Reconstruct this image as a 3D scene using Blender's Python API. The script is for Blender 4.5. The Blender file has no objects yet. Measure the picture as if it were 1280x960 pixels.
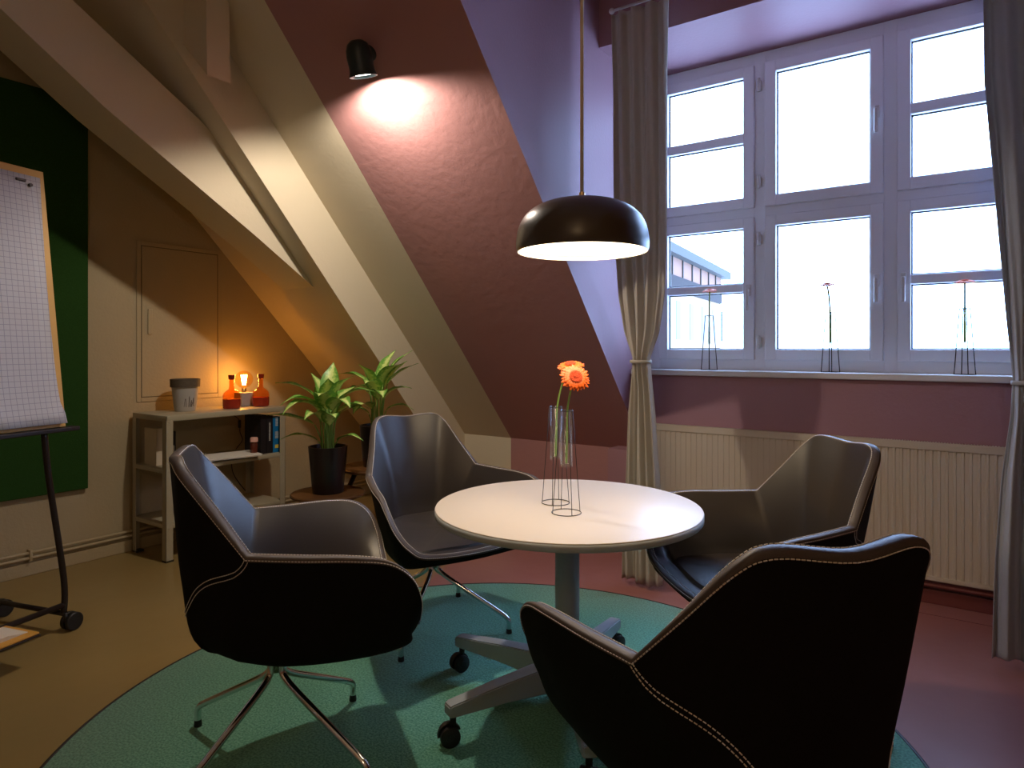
import bpy, bmesh, math, random
import numpy as np
from mathutils import Vector, Matrix

random.seed(7)
col = bpy.context.scene.collection
sc = bpy.context.scene

# ------------------------------------------------------------------ camera numbers
FPX, YAW, CY, CAMH = 824.7, math.radians(34.67), 436.0, 1.32
S_, C_ = math.sin(YAW), math.cos(YAW)

def ray(px, py):
    u = (px - 640) / FPX
    return (-S_ + C_ * u, C_ + S_ * u, (CY - py) / FPX)
def atX(px, py, X):
    r = ray(px, py); t = X / r[0]; return Vector((X, r[1] * t, CAMH + r[2] * t))
def atY(px, py, Y):
    r = ray(px, py); t = Y / r[1]; return Vector((r[0] * t, Y, CAMH + r[2] * t))
def atZ(px, py, Z):
    r = ray(px, py); t = (Z - CAMH) / r[2]; return Vector((r[0] * t, r[1] * t, Z))

# ------------------------------------------------------------------ materials
def mat(name, color, rough=0.6, metal=0.0, spec=0.5, var=0.0, vscale=8.0, bump=0.0, bscale=60.0,
        emit=None, estr=0.0, trans=0.0, sheen=0.0, coat=0.0, ior=1.45, alpha=1.0, bdist=0.01):
    m = bpy.data.materials.new(name); m.use_nodes = True
    nt = m.node_tree; b = nt.nodes['Principled BSDF']
    b.inputs['Base Color'].default_value = (*color, 1)
    b.inputs['Roughness'].default_value = rough
    b.inputs['Metallic'].default_value = metal
    b.inputs['Specular IOR Level'].default_value = spec
    b.inputs['IOR'].default_value = ior
    b.inputs['Transmission Weight'].default_value = trans
    b.inputs['Sheen Weight'].default_value = sheen
    b.inputs['Coat Weight'].default_value = coat
    if emit:
        b.inputs['Emission Color'].default_value = (*emit, 1)
        b.inputs['Emission Strength'].default_value = estr
    tc = nt.nodes.new('ShaderNodeTexCoord')
    if var > 0:
        n = nt.nodes.new('ShaderNodeTexNoise'); n.inputs['Scale'].default_value = vscale
        n.inputs['Detail'].default_value = 4
        nt.links.new(tc.outputs['Object'], n.inputs['Vector'])
        mx = nt.nodes.new('ShaderNodeMix'); mx.data_type = 'RGBA'
        mx.inputs[6].default_value = tuple(c * (1 - var) for c in color) + (1,)
        mx.inputs[7].default_value = tuple(min(1, c * (1 + var)) for c in color) + (1,)
        nt.links.new(n.outputs['Fac'], mx.inputs[0])
        nt.links.new(mx.outputs[2], b.inputs['Base Color'])
    if bump > 0:
        n2 = nt.nodes.new('ShaderNodeTexNoise'); n2.inputs['Scale'].default_value = bscale
        n2.inputs['Detail'].default_value = 3
        nt.links.new(tc.outputs['Object'], n2.inputs['Vector'])
        bp = nt.nodes.new('ShaderNodeBump'); bp.inputs['Strength'].default_value = bump
        bp.inputs['Distance'].default_value = bdist
        nt.links.new(n2.outputs['Fac'], bp.inputs['Height'])
        nt.links.new(bp.outputs['Normal'], b.inputs['Normal'])
    return m

M = {}
M['cream'] = mat('cream_paint', (.62, .54, .40), .75, var=.03, vscale=3, bump=.1, bscale=45, spec=.25)
M['gable'] = mat('warm_cream_paint', (.40, .325, .20), .75, var=.03, vscale=3, bump=.2, bscale=60, spec=.25)
M['mauve'] = mat('mauve_paint', (.37, .185, .18), .6, var=.04, vscale=3, bump=.22, bscale=22, spec=.3)
M['mauve_daylit'] = mat('mauve_paint_smooth_daylit', (.33, .178, .205), .55, var=.03, vscale=3, bump=.1, bscale=60, spec=.35)  # smoother mauve, shifted to lavender to carry the blue window light
M['white_wall'] = mat('back_paint', (.42, .33, .22), .8)
M['upvc'] = mat('white_window_plastic', (.80, .83, .88), .35, spec=.5)
M['gasket'] = mat('window_gasket', (.03, .03, .035), .6)
M['sill'] = mat('sill_white', (.66, .64, .62), .3)
M['redskirt'] = mat('red_skirting', (.17, .045, .04), .45)
M['radiator'] = mat('radiator_enamel', (.53, .455, .35), .38)
M['curtain'] = mat('curtain_fabric', (.56, .50, .42), .9, var=.04, vscale=40, bump=.3, bscale=400, sheen=.2, spec=.1, bdist=.002)
M['curtain_daylit'] = mat('curtain_fabric_daylight_tint', (.44, .47, .54), .9, var=.04, vscale=40, bump=.3, bscale=400, sheen=.2, spec=.1, bdist=.002)  # same curtain fabric with blue daylight put into its colour
for k_ in ('curtain', 'curtain_daylit'):
    nt_ = M[k_].node_tree; b_ = nt_.nodes['Principled BSDF']; o_ = nt_.nodes['Material Output']
    t_n = nt_.nodes.new('ShaderNodeBsdfTranslucent'); t_n.inputs[0].default_value = (.45, .42, .38, 1)
    m_n = nt_.nodes.new('ShaderNodeMixShader'); m_n.inputs[0].default_value = .22
    nt_.links.new(b_.outputs[0], m_n.inputs[1]); nt_.links.new(t_n.outputs[0], m_n.inputs[2]); nt_.links.new(m_n.outputs[0], o_.inputs['Surface'])
M['leather'] = mat('dark_leather', (.030, .024, .021), .38, spec=.9, bump=.12, bscale=350, bdist=.003)
M['fabric_black'] = mat('black_shell_fabric', (.008, .007, .007), .8, spec=.15, bump=.2, bscale=500, bdist=.002)
M['band'] = mat('leather_edge_band', (.085, .068, .062), .5, spec=.45, bump=.12, bscale=350, bdist=.003)
M['thread'] = mat('white_thread', (.85, .8, .75), .6)
M['chrome'] = mat('chrome', (.75, .75, .76), .12, metal=1)
M['rubber'] = mat('black_rubber', (.012, .012, .013), .45)
M['table_top'] = mat('table_laminate', (.70, .63, .55), .33, spec=.45, bump=.03, bscale=300)
M['table_edge'] = mat('grey_table_edge', (.46, .50, .50), .45)
M['alu'] = mat('silver_powder_coat', (.38, .42, .44), .42, metal=.25)
M['lampblack'] = mat('lamp_black_enamel', (.07, .052, .038), .32, spec=.6)
M['lampinner'] = mat('lamp_white_inside', (.9, .85, .75), .5)
M['cord'] = mat('beige_cord', (.75, .60, .42), .7)
M['brass'] = mat('brass', (.75, .52, .25), .3, metal=1)
M['teallamp'] = mat('dark_lamp_metal', (.018, .03, .034), .4)
M['green_board'] = mat('green_felt', (.022, .065, .014), .95, var=.25, vscale=150, bump=.5, bscale=250, spec=.05, bdist=.004)
M['shelf'] = mat('cream_shelf_metal', (.38, .34, .24), .45)
M['darkwood'] = mat('dark_walnut', (.10, .045, .016), .35, var=.25, vscale=12)
M['blackwood'] = mat('black_stained_wood', (.02, .012, .01), .45)
M['pot_black'] = mat('black_planter', (.018, .012, .012), .3)
M['soil'] = mat('soil', (.03, .018, .01), .95, bump=.8, bscale=80)
M['stem'] = mat('green_stem', (.16, .30, .06), .5)
M['gstem'] = mat('gerbera_stem', (.22, .38, .08), .5)
M['orange'] = mat('orange_petal', (.82, .13, .008), .5, var=.15, vscale=60)
M['orange_core'] = mat('orange_core', (.75, .07, .01), .8, bump=1.0, bscale=400)
M['wire'] = mat('black_wire', (.012, .012, .012), .4, metal=.3)
M['easel_metal'] = mat('easel_black_metal', (.018, .012, .012), .4)
M['easel_board'] = mat('easel_wood_board', (.62, .36, .10), .5, var=.1, vscale=9)
M['folder'] = mat('orange_folder', (.65, .33, .06), .5)
M['paper_edge'] = mat('stack_paper', (.75, .68, .6), .8)
M['potwhite'] = mat('white_ceramic', (.42, .40, .37), .55, var=.15, vscale=14)
M['potrim'] = mat('grey_brown_rim', (.10, .075, .05), .8, var=.3, vscale=60)
M['ink'] = mat('ink', (.12, .09, .08), .7)
M['cube'] = mat('concrete_cube', (.33, .31, .30), .8, var=.15, vscale=40)
M['book_black'] = mat('black_cloth_book', (.012, .010, .012), .5)
M['book_blue'] = mat('blue_book', (.01, .17, .42), .4)
M['book_pages'] = mat('book_pages', (.6, .52, .4), .8)
M['foil'] = mat('pale_print', (.55, .55, .5), .5)
M['foily'] = mat('yellow_print', (.8, .6, .08), .5)
M['pink'] = mat('pink_cap', (.75, .42, .34), .45)
M['paper'] = mat('printed_paper', (.72, .69, .62), .8)
M['cardbox'] = mat('cream_box', (.58, .50, .38), .7)
M['cablem'] = mat('black_cable', (.01, .008, .008), .5)
M['bld_wall'] = mat('pink_render', (.16, .075, .045), .8)
M['bld_white'] = mat('pale_render', (.22, .15, .09), .8)
M['bld_brick'] = mat('brick_band', (.008, .003, .002), .9, var=.5, vscale=6)
M['bld_roof'] = mat('zinc_gutter', (.018, .016, .012), .7)
M['bld_glass'] = mat('grey_window', (.03, .03, .025), .4)
M['cube_mark'] = mat('panel_seam', (.16, .12, .07), .9)

# floor: two linoleum colours that meet along a diagonal line
def floor_mat():
    m = bpy.data.materials.new('two_tone_linoleum'); m.use_nodes = True; nt = m.node_tree
    b = nt.nodes['Principled BSDF']; b.inputs['Roughness'].default_value = .34
    b.inputs['Specular IOR Level'].default_value = .4
    tc = nt.nodes.new('ShaderNodeTexCoord'); sx = nt.nodes.new('ShaderNodeSeparateXYZ')
    nt.links.new(tc.outputs['Object'], sx.inputs[0])
    a = nt.nodes.new('ShaderNodeMath'); a.operation = 'MULTIPLY_ADD'
    nt.links.new(sx.outputs['Y'], a.inputs[0]); a.inputs[1].default_value = .337
    nt.links.new(sx.outputs['X'], a.inputs[2])            # X + .337*Y
    mr = nt.nodes.new('ShaderNodeMapRange')
    mr.inputs['From Min'].default_value = -1.588 - .03; mr.inputs['From Max'].default_value = -1.588 + .03
    nt.links.new(a.outputs[0], mr.inputs['Value'])
    n = nt.nodes.new('ShaderNodeTexNoise'); n.inputs['Scale'].default_value = 2.5; n.inputs['Detail'].default_value = 6
    nt.links.new(tc.outputs['Object'], n.inputs['Vector'])
    def mixc(c1, c2, fac):
        x = nt.nodes.new('ShaderNodeMix'); x.data_type = 'RGBA'
        for i, c in ((6, c1), (7, c2)):
            if isinstance(c, tuple): x.inputs[i].default_value = (*c, 1)
            else: nt.links.new(c, x.inputs[i])
        nt.links.new(fac, x.inputs[0]); return x.outputs[2]
    tan = mixc((.25, .172, .06), (.30, .21, .08), n.outputs['Fac'])
    red = mixc((.27, .105, .09), (.34, .14, .12), n.outputs['Fac'])
    nt.links.new(mixc(tan, red, mr.outputs[0]), b.inputs['Base Color'])
    n2 = nt.nodes.new('ShaderNodeTexNoise'); n2.inputs['Scale'].default_value = 6
    nt.links.new(tc.outputs['Object'], n2.inputs['Vector'])
    bp = nt.nodes.new('ShaderNodeBump'); bp.inputs['Strength'].default_value = .1; bp.inputs['Distance'].default_value = .02
    nt.links.new(n2.outputs['Fac'], bp.inputs['Height']); nt.links.new(bp.outputs[0], b.inputs['Normal'])
    return m
M['floor'] = floor_mat()

def rug_mat():
    m = bpy.data.materials.new('green_rug_pile'); m.use_nodes = True; nt = m.node_tree
    b = nt.nodes['Principled BSDF']; b.inputs['Roughness'].default_value = .95
    b.inputs['Specular IOR Level'].default_value = .1; b.inputs['Sheen Weight'].default_value = .15
    tc = nt.nodes.new('ShaderNodeTexCoord')
    n = nt.nodes.new('ShaderNodeTexNoise'); n.inputs['Scale'].default_value = 130; n.inputs['Detail'].default_value = 3
    nt.links.new(tc.outputs['Object'], n.inputs['Vector'])
    cr = nt.nodes.new('ShaderNodeValToRGB')
    cr.color_ramp.elements[0].position = .36; cr.color_ramp.elements[0].color = (.075, .27, .18, 1)
    cr.color_ramp.elements[1].position = .66; cr.color_ramp.elements[1].color = (.20, .50, .34, 1)
    nt.links.new(n.outputs['Fac'], cr.inputs[0]); nt.links.new(cr.outputs[0], b.inputs['Base Color'])
    bp = nt.nodes.new('ShaderNodeBump'); bp.inputs['Strength'].default_value = .6; bp.inputs['Distance'].default_value = .006
    nt.links.new(n.outputs['Fac'], bp.inputs['Height']); nt.links.new(bp.outputs[0], b.inputs['Normal'])
    return m
M['rug'] = rug_mat()

def grid_paper_mat():
    m = bpy.data.materials.new('squared_paper'); m.use_nodes = True; nt = m.node_tree
    b = nt.nodes['Principled BSDF']; b.inputs['Roughness'].default_value = .8
    tc = nt.nodes.new('ShaderNodeTexCoord'); sx = nt.nodes.new('ShaderNodeSeparateXYZ')
    nt.links.new(tc.outputs['Object'], sx.inputs[0])
    outs = []
    for ax in ('X', 'Z'):
        d = nt.nodes.new('ShaderNodeMath'); d.operation = 'MULTIPLY'; d.inputs[1].default_value = 40.0
        nt.links.new(sx.outputs[ax], d.inputs[0])
        f = nt.nodes.new('ShaderNodeMath'); f.operation = 'FRACT'; nt.links.new(d.outputs[0], f.inputs[0])
        l = nt.nodes.new('ShaderNodeMath'); l.operation = 'LESS_THAN'; l.inputs[1].default_value = .09
        nt.links.new(f.outputs[0], l.inputs[0]); outs.append(l.outputs[0])
    mx = nt.nodes.new('ShaderNodeMath'); mx.operation = 'MAXIMUM'
    nt.links.new(outs[0], mx.inputs[0]); nt.links.new(outs[1], mx.inputs[1])
    c = nt.nodes.new('ShaderNodeMix'); c.data_type = 'RGBA'
    c.inputs[6].default_value = (.50, .50, .55, 1); c.inputs[7].default_value = (.28, .28, .36, 1)
    nt.links.new(mx.outputs[0], c.inputs[0]); nt.links.new(c.outputs[2], b.inputs['Base Color'])
    return m
M['gridpaper'] = grid_paper_mat()

def leaf_mat():
    m = bpy.data.materials.new('variegated_leaf'); m.use_nodes = True; nt = m.node_tree
    b = nt.nodes['Principled BSDF']; b.inputs['Roughness'].default_value = .4
    uv = nt.nodes.new('ShaderNodeUVMap'); sx = nt.nodes.new('ShaderNodeSeparateXYZ')
    nt.links.new(uv.outputs[0], sx.inputs[0])
    tc = nt.nodes.new('ShaderNodeTexCoord')
    n = nt.nodes.new('ShaderNodeTexNoise'); n.inputs['Scale'].default_value = 60; n.inputs['Detail'].default_value = 5
    nt.links.new(tc.outputs['Object'], n.inputs['Vector'])
    # uv.x = |distance from midrib| 0..1 ; pale centre, dark margin, broken up by noise
    ad = nt.nodes.new('ShaderNodeMath'); ad.operation = 'MULTIPLY_ADD'
    nt.links.new(n.outputs['Fac'], ad.inputs[0]); ad.inputs[1].default_value = 1.5
    nt.links.new(sx.outputs['X'], ad.inputs[2])
    cr = nt.nodes.new('ShaderNodeValToRGB')
    e = cr.color_ramp.elements
    e[0].position = .55; e[0].color = (.52, .62, .20, 1); e[1].position = 1.0; e[1].color = (.30, .46, .10, 1)
    x = nt.nodes.new('ShaderNodeMapRange'); x.inputs['From Min'].default_value = 0; x.inputs['From Max'].default_value = 2
    nt.links.new(ad.outputs[0], x.inputs['Value']); nt.links.new(x.outputs[0], cr.inputs[0])
    e.new(.72).color = (.09, .24, .035, 1)
    e[0].position = .50; e[1].position = .60; e[2].position = .76
    e[0].color = (.66, .78, .26, 1); e[1].color = (.42, .62, .14, 1); e[2].color = (.13, .34, .05, 1)
    nt.links.new(cr.outputs[0], b.inputs['Base Color'])
    b.inputs['Subsurface Weight'].default_value = 0
    return m
M['leaf'] = leaf_mat()

def glass_mat(name, tint, fac=1.0, rough=0.0):
    m = bpy.data.materials.new(name); m.use_nodes = True; nt = m.node_tree
    nt.nodes.remove(nt.nodes['Principled BSDF']); out = nt.nodes['Material Output']
    t = nt.nodes.new('ShaderNodeBsdfTransparent'); t.inputs[0].default_value = (*tint, 1)
    g = nt.nodes.new('ShaderNodeBsdfGlossy'); g.inputs['Roughness'].default_value = rough
    fr = nt.nodes.new('ShaderNodeFresnel'); fr.inputs['IOR'].default_value = 1.45
    sc_ = nt.nodes.new('ShaderNodeMath'); sc_.operation = 'MULTIPLY'
    ge = nt.nodes.new('ShaderNodeNewGeometry')
    iv = nt.nodes.new('ShaderNodeMath'); iv.operation = 'MULTIPLY_ADD'; iv.inputs[1].default_value = -fac; iv.inputs[2].default_value = fac
    nt.links.new(ge.outputs['Backfacing'], iv.inputs[0]); nt.links.new(iv.outputs[0], sc_.inputs[1])
    nt.links.new(fr.outputs[0], sc_.inputs[0])
    mx = nt.nodes.new('ShaderNodeMixShader')
    nt.links.new(sc_.outputs[0], mx.inputs[0]); nt.links.new(t.outputs[0], mx.inputs[1]); nt.links.new(g.outputs[0], mx.inputs[2])
    nt.links.new(mx.outputs[0], out.inputs['Surface'])
    return m
M['pane'] = glass_mat('window_glass', (.97, .98, .98), .6)
M['tube'] = glass_mat('vase_glass', (.975, .985, .98), .9)
M['water'] = glass_mat('water', (.97, .99, .965), .5)
M['bulbglass'] = glass_mat('bulb_glass', (1, .82, .5), .8)
M['amber'] = glass_mat('amber_glass', (.985, .74, .48), .9)
M['amber_dark'] = mat('red_bottle_base', (.36, .035, .015), .25, trans=.3)
M['amberjar'] = mat('brown_jar', (.10, .02, .01), .15, spec=.7)

def emis(name, c, s):
    m = bpy.data.materials.new(name); m.use_nodes = True; nt = m.node_tree
    nt.nodes.remove(nt.nodes['Principled BSDF'])
    e = nt.nodes.new('ShaderNodeEmission'); e.inputs[0].default_value = (*c, 1); e.inputs[1].default_value = s
    nt.links.new(e.outputs[0], nt.nodes['Material Output'].inputs[0]); return m
M['diffuser'] = emis('pendant_diffuser', (1, .80, .52), 4.5)
M['filament'] = emis('filament', (1, .50, .12), 160)
M['spotface'] = emis('spot_lens', (1, .93, .82), 12)

# ------------------------------------------------------------------ mesh helpers
def link(name, bm, m, parent=None, loc=None, smooth=False, mats=None):
    me = bpy.data.meshes.new(name); bm.normal_update(); bm.to_mesh(me); bm.free()
    for mm in (mats or [m]): me.materials.append(mm)
    if smooth:
        for p in me.polygons: p.use_smooth = True
    o = bpy.data.objects.new(name, me); col.objects.link(o)
    if loc is not None: o.location = loc
    if parent is not None: o.parent = parent
    return o
def auto(o, ang=35):
    """smooth shading with sharp edges kept"""
    me = o.data
    bm = bmesh.new(); bm.from_mesh(me)
    for e in bm.edges:
        if len(e.link_faces) == 2 and e.calc_face_angle(0) > math.radians(ang): e.smooth = False
    for f in bm.faces: f.smooth = True
    bm.to_mesh(me); bm.free(); return o
def empty(name, loc=(0, 0, 0), rz=0.0, parent=None):
    o = bpy.data.objects.new(name, None); col.objects.link(o); o.location = loc; o.rotation_euler = (0, 0, rz)
    o.empty_display_size = .1
    if parent: o.parent = parent
    return o
def tag(o, label=None, cat=None, group=None, kind=None):
    if label: o['label'] = label
    if cat: o['category'] = cat
    if group: o['group'] = group
    if kind: o['kind'] = kind
    return o
def box(bm, lo, hi, bevel=0.0, mi=0):
    vs = [bm.verts.new((x, y, z)) for x in (lo[0], hi[0]) for y in (lo[1], hi[1]) for z in (lo[2], hi[2])]
    idx = [(0, 1, 3, 2), (4, 6, 7, 5), (0, 4, 5, 1), (2, 3, 7, 6), (0, 2, 6, 4), (1, 5, 7, 3)]
    fs = [bm.faces.new([vs[i] for i in f]) for f in idx]
    for f in fs: f.material_index = mi
    if bevel > 0:
        es = list({e for f in fs for e in f.edges})
        r = bmesh.ops.bevel(bm, geom=es, offset=bevel, segments=2, profile=.5, affect='EDGES')
        for f in r['faces']: f.material_index = mi
    return vs
def obox(bm, c, ax, ay, az, hx, hy, hz):
    c, ax, ay, az = Vector(c), Vector(ax), Vector(ay), Vector(az)
    vs = [bm.verts.new(c + ax * hx * i + ay * hy * j + az * hz * k) for i in (-1, 1) for j in (-1, 1) for k in (-1, 1)]
    for f in [(0, 1, 3, 2), (4, 6, 7, 5), (0, 4, 5, 1), (2, 3, 7, 6), (0, 2, 6, 4), (1, 5, 7, 3)]:
        bm.faces.new([vs[i] for i in f])
def tube(bm, pts, r, seg=10, caps=True, mi=0):
    pts = [Vector(p) for p in pts]; n = len(pts)
    rr = r if isinstance(r, (list, tuple)) else [r] * n
    rings = []; prev = None
    for i, p in enumerate(pts):
        d = (pts[min(i + 1, n - 1)] - pts[max(i - 1, 0)]).normalized()
        if prev is None:
            a = Vector((0, 0, 1)) if abs(d.z) < .9 else Vector((1, 0, 0))
            u = d.cross(a).normalized()
        else:
            u = (prev - d * prev.dot(d))
            u = u.normalized() if u.length > 1e-6 else d.orthogonal().normalized()
        v = d.cross(u); prev = u
        rings.append([bm.verts.new(p + (u * math.cos(2 * math.pi * k / seg) + v * math.sin(2 * math.pi * k / seg)) * rr[i]) for k in range(seg)])
    for a, b in zip(rings, rings[1:]):
        for k in range(seg):
            f = bm.faces.new((a[k], a[(k + 1) % seg], b[(k + 1) % seg], b[k])); f.material_index = mi; f.smooth = True
    if caps:
        f = bm.faces.new(rings[0][::-1]); f.material_index = mi
        f = bm.faces.new(rings[-1]); f.material_index = mi
def lathe(bm, prof, seg=40, c=(0, 0, 0), mi=0, close=False):
    """prof: (radius, z) list; r=0 ends close to a point"""
    cx, cy, cz = c; rings = []
    for r, z in prof:
        if r < 1e-6: rings.append([bm.verts.new((cx, cy, cz + z))])
        else: rings.append([bm.verts.new((cx + r * math.cos(2 * math.pi * k / seg), cy + r * math.sin(2 * math.pi * k / seg), cz + z)) for k in range(seg)])
    pairs = list(zip(rings, rings[1:]))
    if close: pairs.append((rings[-1], rings[0]))
    for a, b in pairs:
        if len(a) == 1 and len(b) == 1: continue
        for k in range(seg):
            k2 = (k + 1) % seg
            if len(a) == 1: f = bm.faces.new((a[0], b[k2], b[k]))
            elif len(b) == 1: f = bm.faces.new((a[k], a[k2], b[0]))
            else: f = bm.faces.new((a[k], a[k2], b[k2], b[k]))
            f.smooth = True; f.material_index = mi
def prism(bm, poly, off):
    """extrude a 3-D polygon by a vector"""
    off = Vector(off); a = [bm.verts.new(Vector(p)) for p in poly]; b = [bm.verts.new(Vector(p) + off) for p in poly]
    bm.faces.new(a); bm.faces.new(b[::-1]); n = len(a)
    for i in range(n): bm.faces.new((a[i], b[i], b[(i + 1) % n], a[(i + 1) % n]))
    bmesh.ops.recalc_face_normals(bm, faces=bm.faces[:])
def catmull(P, n, closed=False):
    P = [np.array(p, float) for p in P]; out = []; N = len(P)
    rng = range(N if closed else N - 1)
    for i in rng:
        if closed: p0, p1, p2, p3 = P[i - 1], P[i], P[(i + 1) % N], P[(i + 2) % N]
        else: p0, p1, p2, p3 = P[max(i - 1, 0)], P[i], P[i + 1], P[min(i + 2, N - 1)]
        for k in range(n):
            t = k / n
            out.append(.5 * ((2 * p1) + (-p0 + p2) * t + (2 * p0 - 5 * p1 + 4 * p2 - p3) * t * t + (-p0 + 3 * p1 - 3 * p2 + p3) * t ** 3))
    if not closed: out.append(P[-1])
    return out
def copy_tree(o, parent=None):
    c = o.copy(); col.objects.link(c)
    if parent is not None: c.parent = parent
    for ch in [x for x in bpy.data.objects if x.parent == o]: copy_tree(ch, c)
    return c

def struct(name, bm, m, parent=None, mats=None):
    o = link(name, bm, m, parent, mats=mats)
    if parent is None: o['kind'] = 'structure'
    return o

# ================================================================== ROOM SHELL
XG, YK, ZK, MS = -4.5105, 4.2415, .6219, 1.124       # gable wall, knee wall, its height, roof slope
XC, XP, XB = -1.8359, -2.9437, -3.4077               # dormer cheek, paint edge, beam face
YW, YF = 4.196, 4.06                                 # window plane, wall under the window
ZL, YL = 3.1397, 3.58                                # dormer lintel
XR = .43                                             # right cheek of the dormer
ZCEIL, XEND, YBACK = 3.55, 2.6, -2.6
ZDORM = 3.5
def zroof(y): return ZK + MS * (YK - y)
YTOP = YK - (ZCEIL - ZK) / MS

bm = bmesh.new(); box(bm, (XG - .2, YBACK - .2, -.2), (XEND + .2, YK + .3, 0)); struct('floor', bm, M['floor'])
bm = bmesh.new(); box(bm, (XG - .2, YBACK - .2, 0), (XG, YK + .3, ZCEIL + .3)); struct('wall_left', bm, M['gable'])
bm = bmesh.new(); box(bm, (XEND, YBACK - .2, 0), (XEND + .2, YK + .3, ZCEIL + .3)); struct('wall_right', bm, M['white_wall'])
bm = bmesh.new(); box(bm, (XG, YBACK - .2, 0), (XEND, YBACK, ZCEIL + .3)); struct('wall_back', bm, M['white_wall'])
bm = bmesh.new(); box(bm, (XG, YBACK, ZCEIL), (XEND, YTOP, ZCEIL + .2)); struct('ceiling', bm, M['cream'])

def slope_piece(name, x0, x1, m):
    """sloping roof slab with thickness between x0 and x1, from the flat ceiling down to the knee wall"""
    bm = bmesh.new()
    prism(bm, [(x0, YTOP, ZCEIL), (x0, YK, ZK), (x0, YK + .25, ZK), (x0, YTOP, ZCEIL + .3)], (x1 - x0, 0, 0))
    return struct(name, bm, m)
slope_piece('ceiling', XG, XP, M['cream'])
slope_piece('ceiling', XP, XC, M['mauve'])
slope_piece('ceiling', XR, XEND, M['mauve'])
# lower lining of the slope between gable and the boxed rafter
bm = bmesh.new()
g1, g2 = atX(290, 330, XG), atX(375, 437, XG)
ms2 = (g1.z - g2.z) / (g2.y - g1.y)
def zlow(y): return g2.z - ms2 * (y - g2.y)
prism(bm, [(XG, 1.2, zlow(1.2)), (XG, YK, zlow(YK)), (XG, YK + .1, zlow(YK) + .1), (XG, YK, zroof(YK) + .2), (XG, 1.2, zroof(1.2) - .02)], (.62, 0, 0))
struct('ceiling', bm, M['cream'])
# knee walls
bm = bmesh.new(); box(bm, (XG, YK, 0), (XP, YK + .2, ZK)); struct('wall_knee', bm, M['cream'])
bm = bmesh.new(); box(bm, (XP, YK, 0), (XC, YK + .2, ZK)); struct('wall_knee', bm, M['mauve'])
bm = bmesh.new(); box(bm, (XR, YK, 0), (XEND, YK + .2, ZK)); struct('wall_knee', bm, M['mauve'])
# dormer cheeks (solid triangular walls standing on the slope)
for nm, x0, x1 in (('wall_dormer_left', XC - .18, XC), ('wall_dormer_right', XR, XR + .18)):
    bm = bmesh.new()
    yt = YK - (ZDORM + .1 - ZK) / MS
    prism(bm, [(x0, YK + .2, ZK), (x0, YK + .004, ZK), (x0, yt + .004, ZDORM + .1), (x0, YK + .2, ZDORM + .1)], (x1 - x0, 0, 0))
    struct(nm, bm, M['mauve_daylit'])
    bm = bmesh.new(); box(bm, (x0, YF, 0), (x1, YK, ZK + .02))
    struct('wall_dormer_corner', bm, M['mauve_daylit'])
# dormer ceiling and the lintel above the window recess
bm = bmesh.new(); box(bm, (XC, YK - (ZDORM - ZK) / MS - .1, ZDORM), (XR, YL + .02, ZDORM + .1)); struct('ceiling', bm, M['mauve_daylit'])
bm = bmesh.new(); box(bm, (XC, YL, ZL), (XR, YK + .2, ZDORM + .1)); struct('wall_lintel', bm, M['mauve_daylit'])
# wall under the window
bm = bmesh.new(); box(bm, (XC, YF, 0), (XR, YK + .2, 1.151)); struct('wall_window', bm, M['mauve_daylit'])
# sill
bm = bmesh.new(); box(bm, (XC, 4.03, 1.151), (XR, 4.26, 1.187), .006); struct('trim_1', bm, M['sill'])
# red skirting under the radiator
bm = bmesh.new(); box(bm, (XC, 4.045, 0), (XR, YF, .075), .004); struct('baseboard_window', bm, M['redskirt'])
bm = bmesh.new(); tube(bm, [(XC, 4.02, .105), (XR, 4.02, .105)], .011); auto(struct('trim_2', bm, M['redskirt']))
# thin metal joint in the floor in front of the radiator
bm = bmesh.new(); box(bm, (XC, 3.875, 0), (XR + .5, 3.879, .0012)); struct('trim_3', bm, M['redskirt'])
# skirting and heating pipe along the gable wall
bm = bmesh.new(); box(bm, (XG, YBACK, 0), (XG + .018, YK, .075), .004); struct('baseboard_left', bm, M['gable'])
bm = bmesh.new()
tube(bm, [(XG + .03, YBACK, .105), (XG + .03, YK, .105)], .009); tube(bm, [(XG + .03, YBACK, .135), (XG + .03, YK, .135)], .009)
for y in (-.6, .5, 1.56, 2.9, 3.9): box(bm, (XG, y - .008, .088), (XG + .045, y + .008, .152), .003)
auto(struct('trim_4', bm, M['gable']))
bm = bmesh.new(); box(bm, (XG, YK - .018, 0), (XP, YK, .075), .004); struct('baseboard_knee', bm, M['cream'])
bm = bmesh.new(); box(bm, (XP, YK - .018, 0), (XC, YK, .075), .004); struct('baseboard_knee', bm, M['mauve_daylit'])

# ---- boxed rafter, brace beam and wedge ------------------------------------
def beam(name, pts, X, width):
    bm = bmesh.new(); prism(bm, [atX(px, py, X) if not isinstance(px, Vector) else px for px, py in pts], (-width, 0, 0))
    return struct(name, bm, M['cream'])
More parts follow.
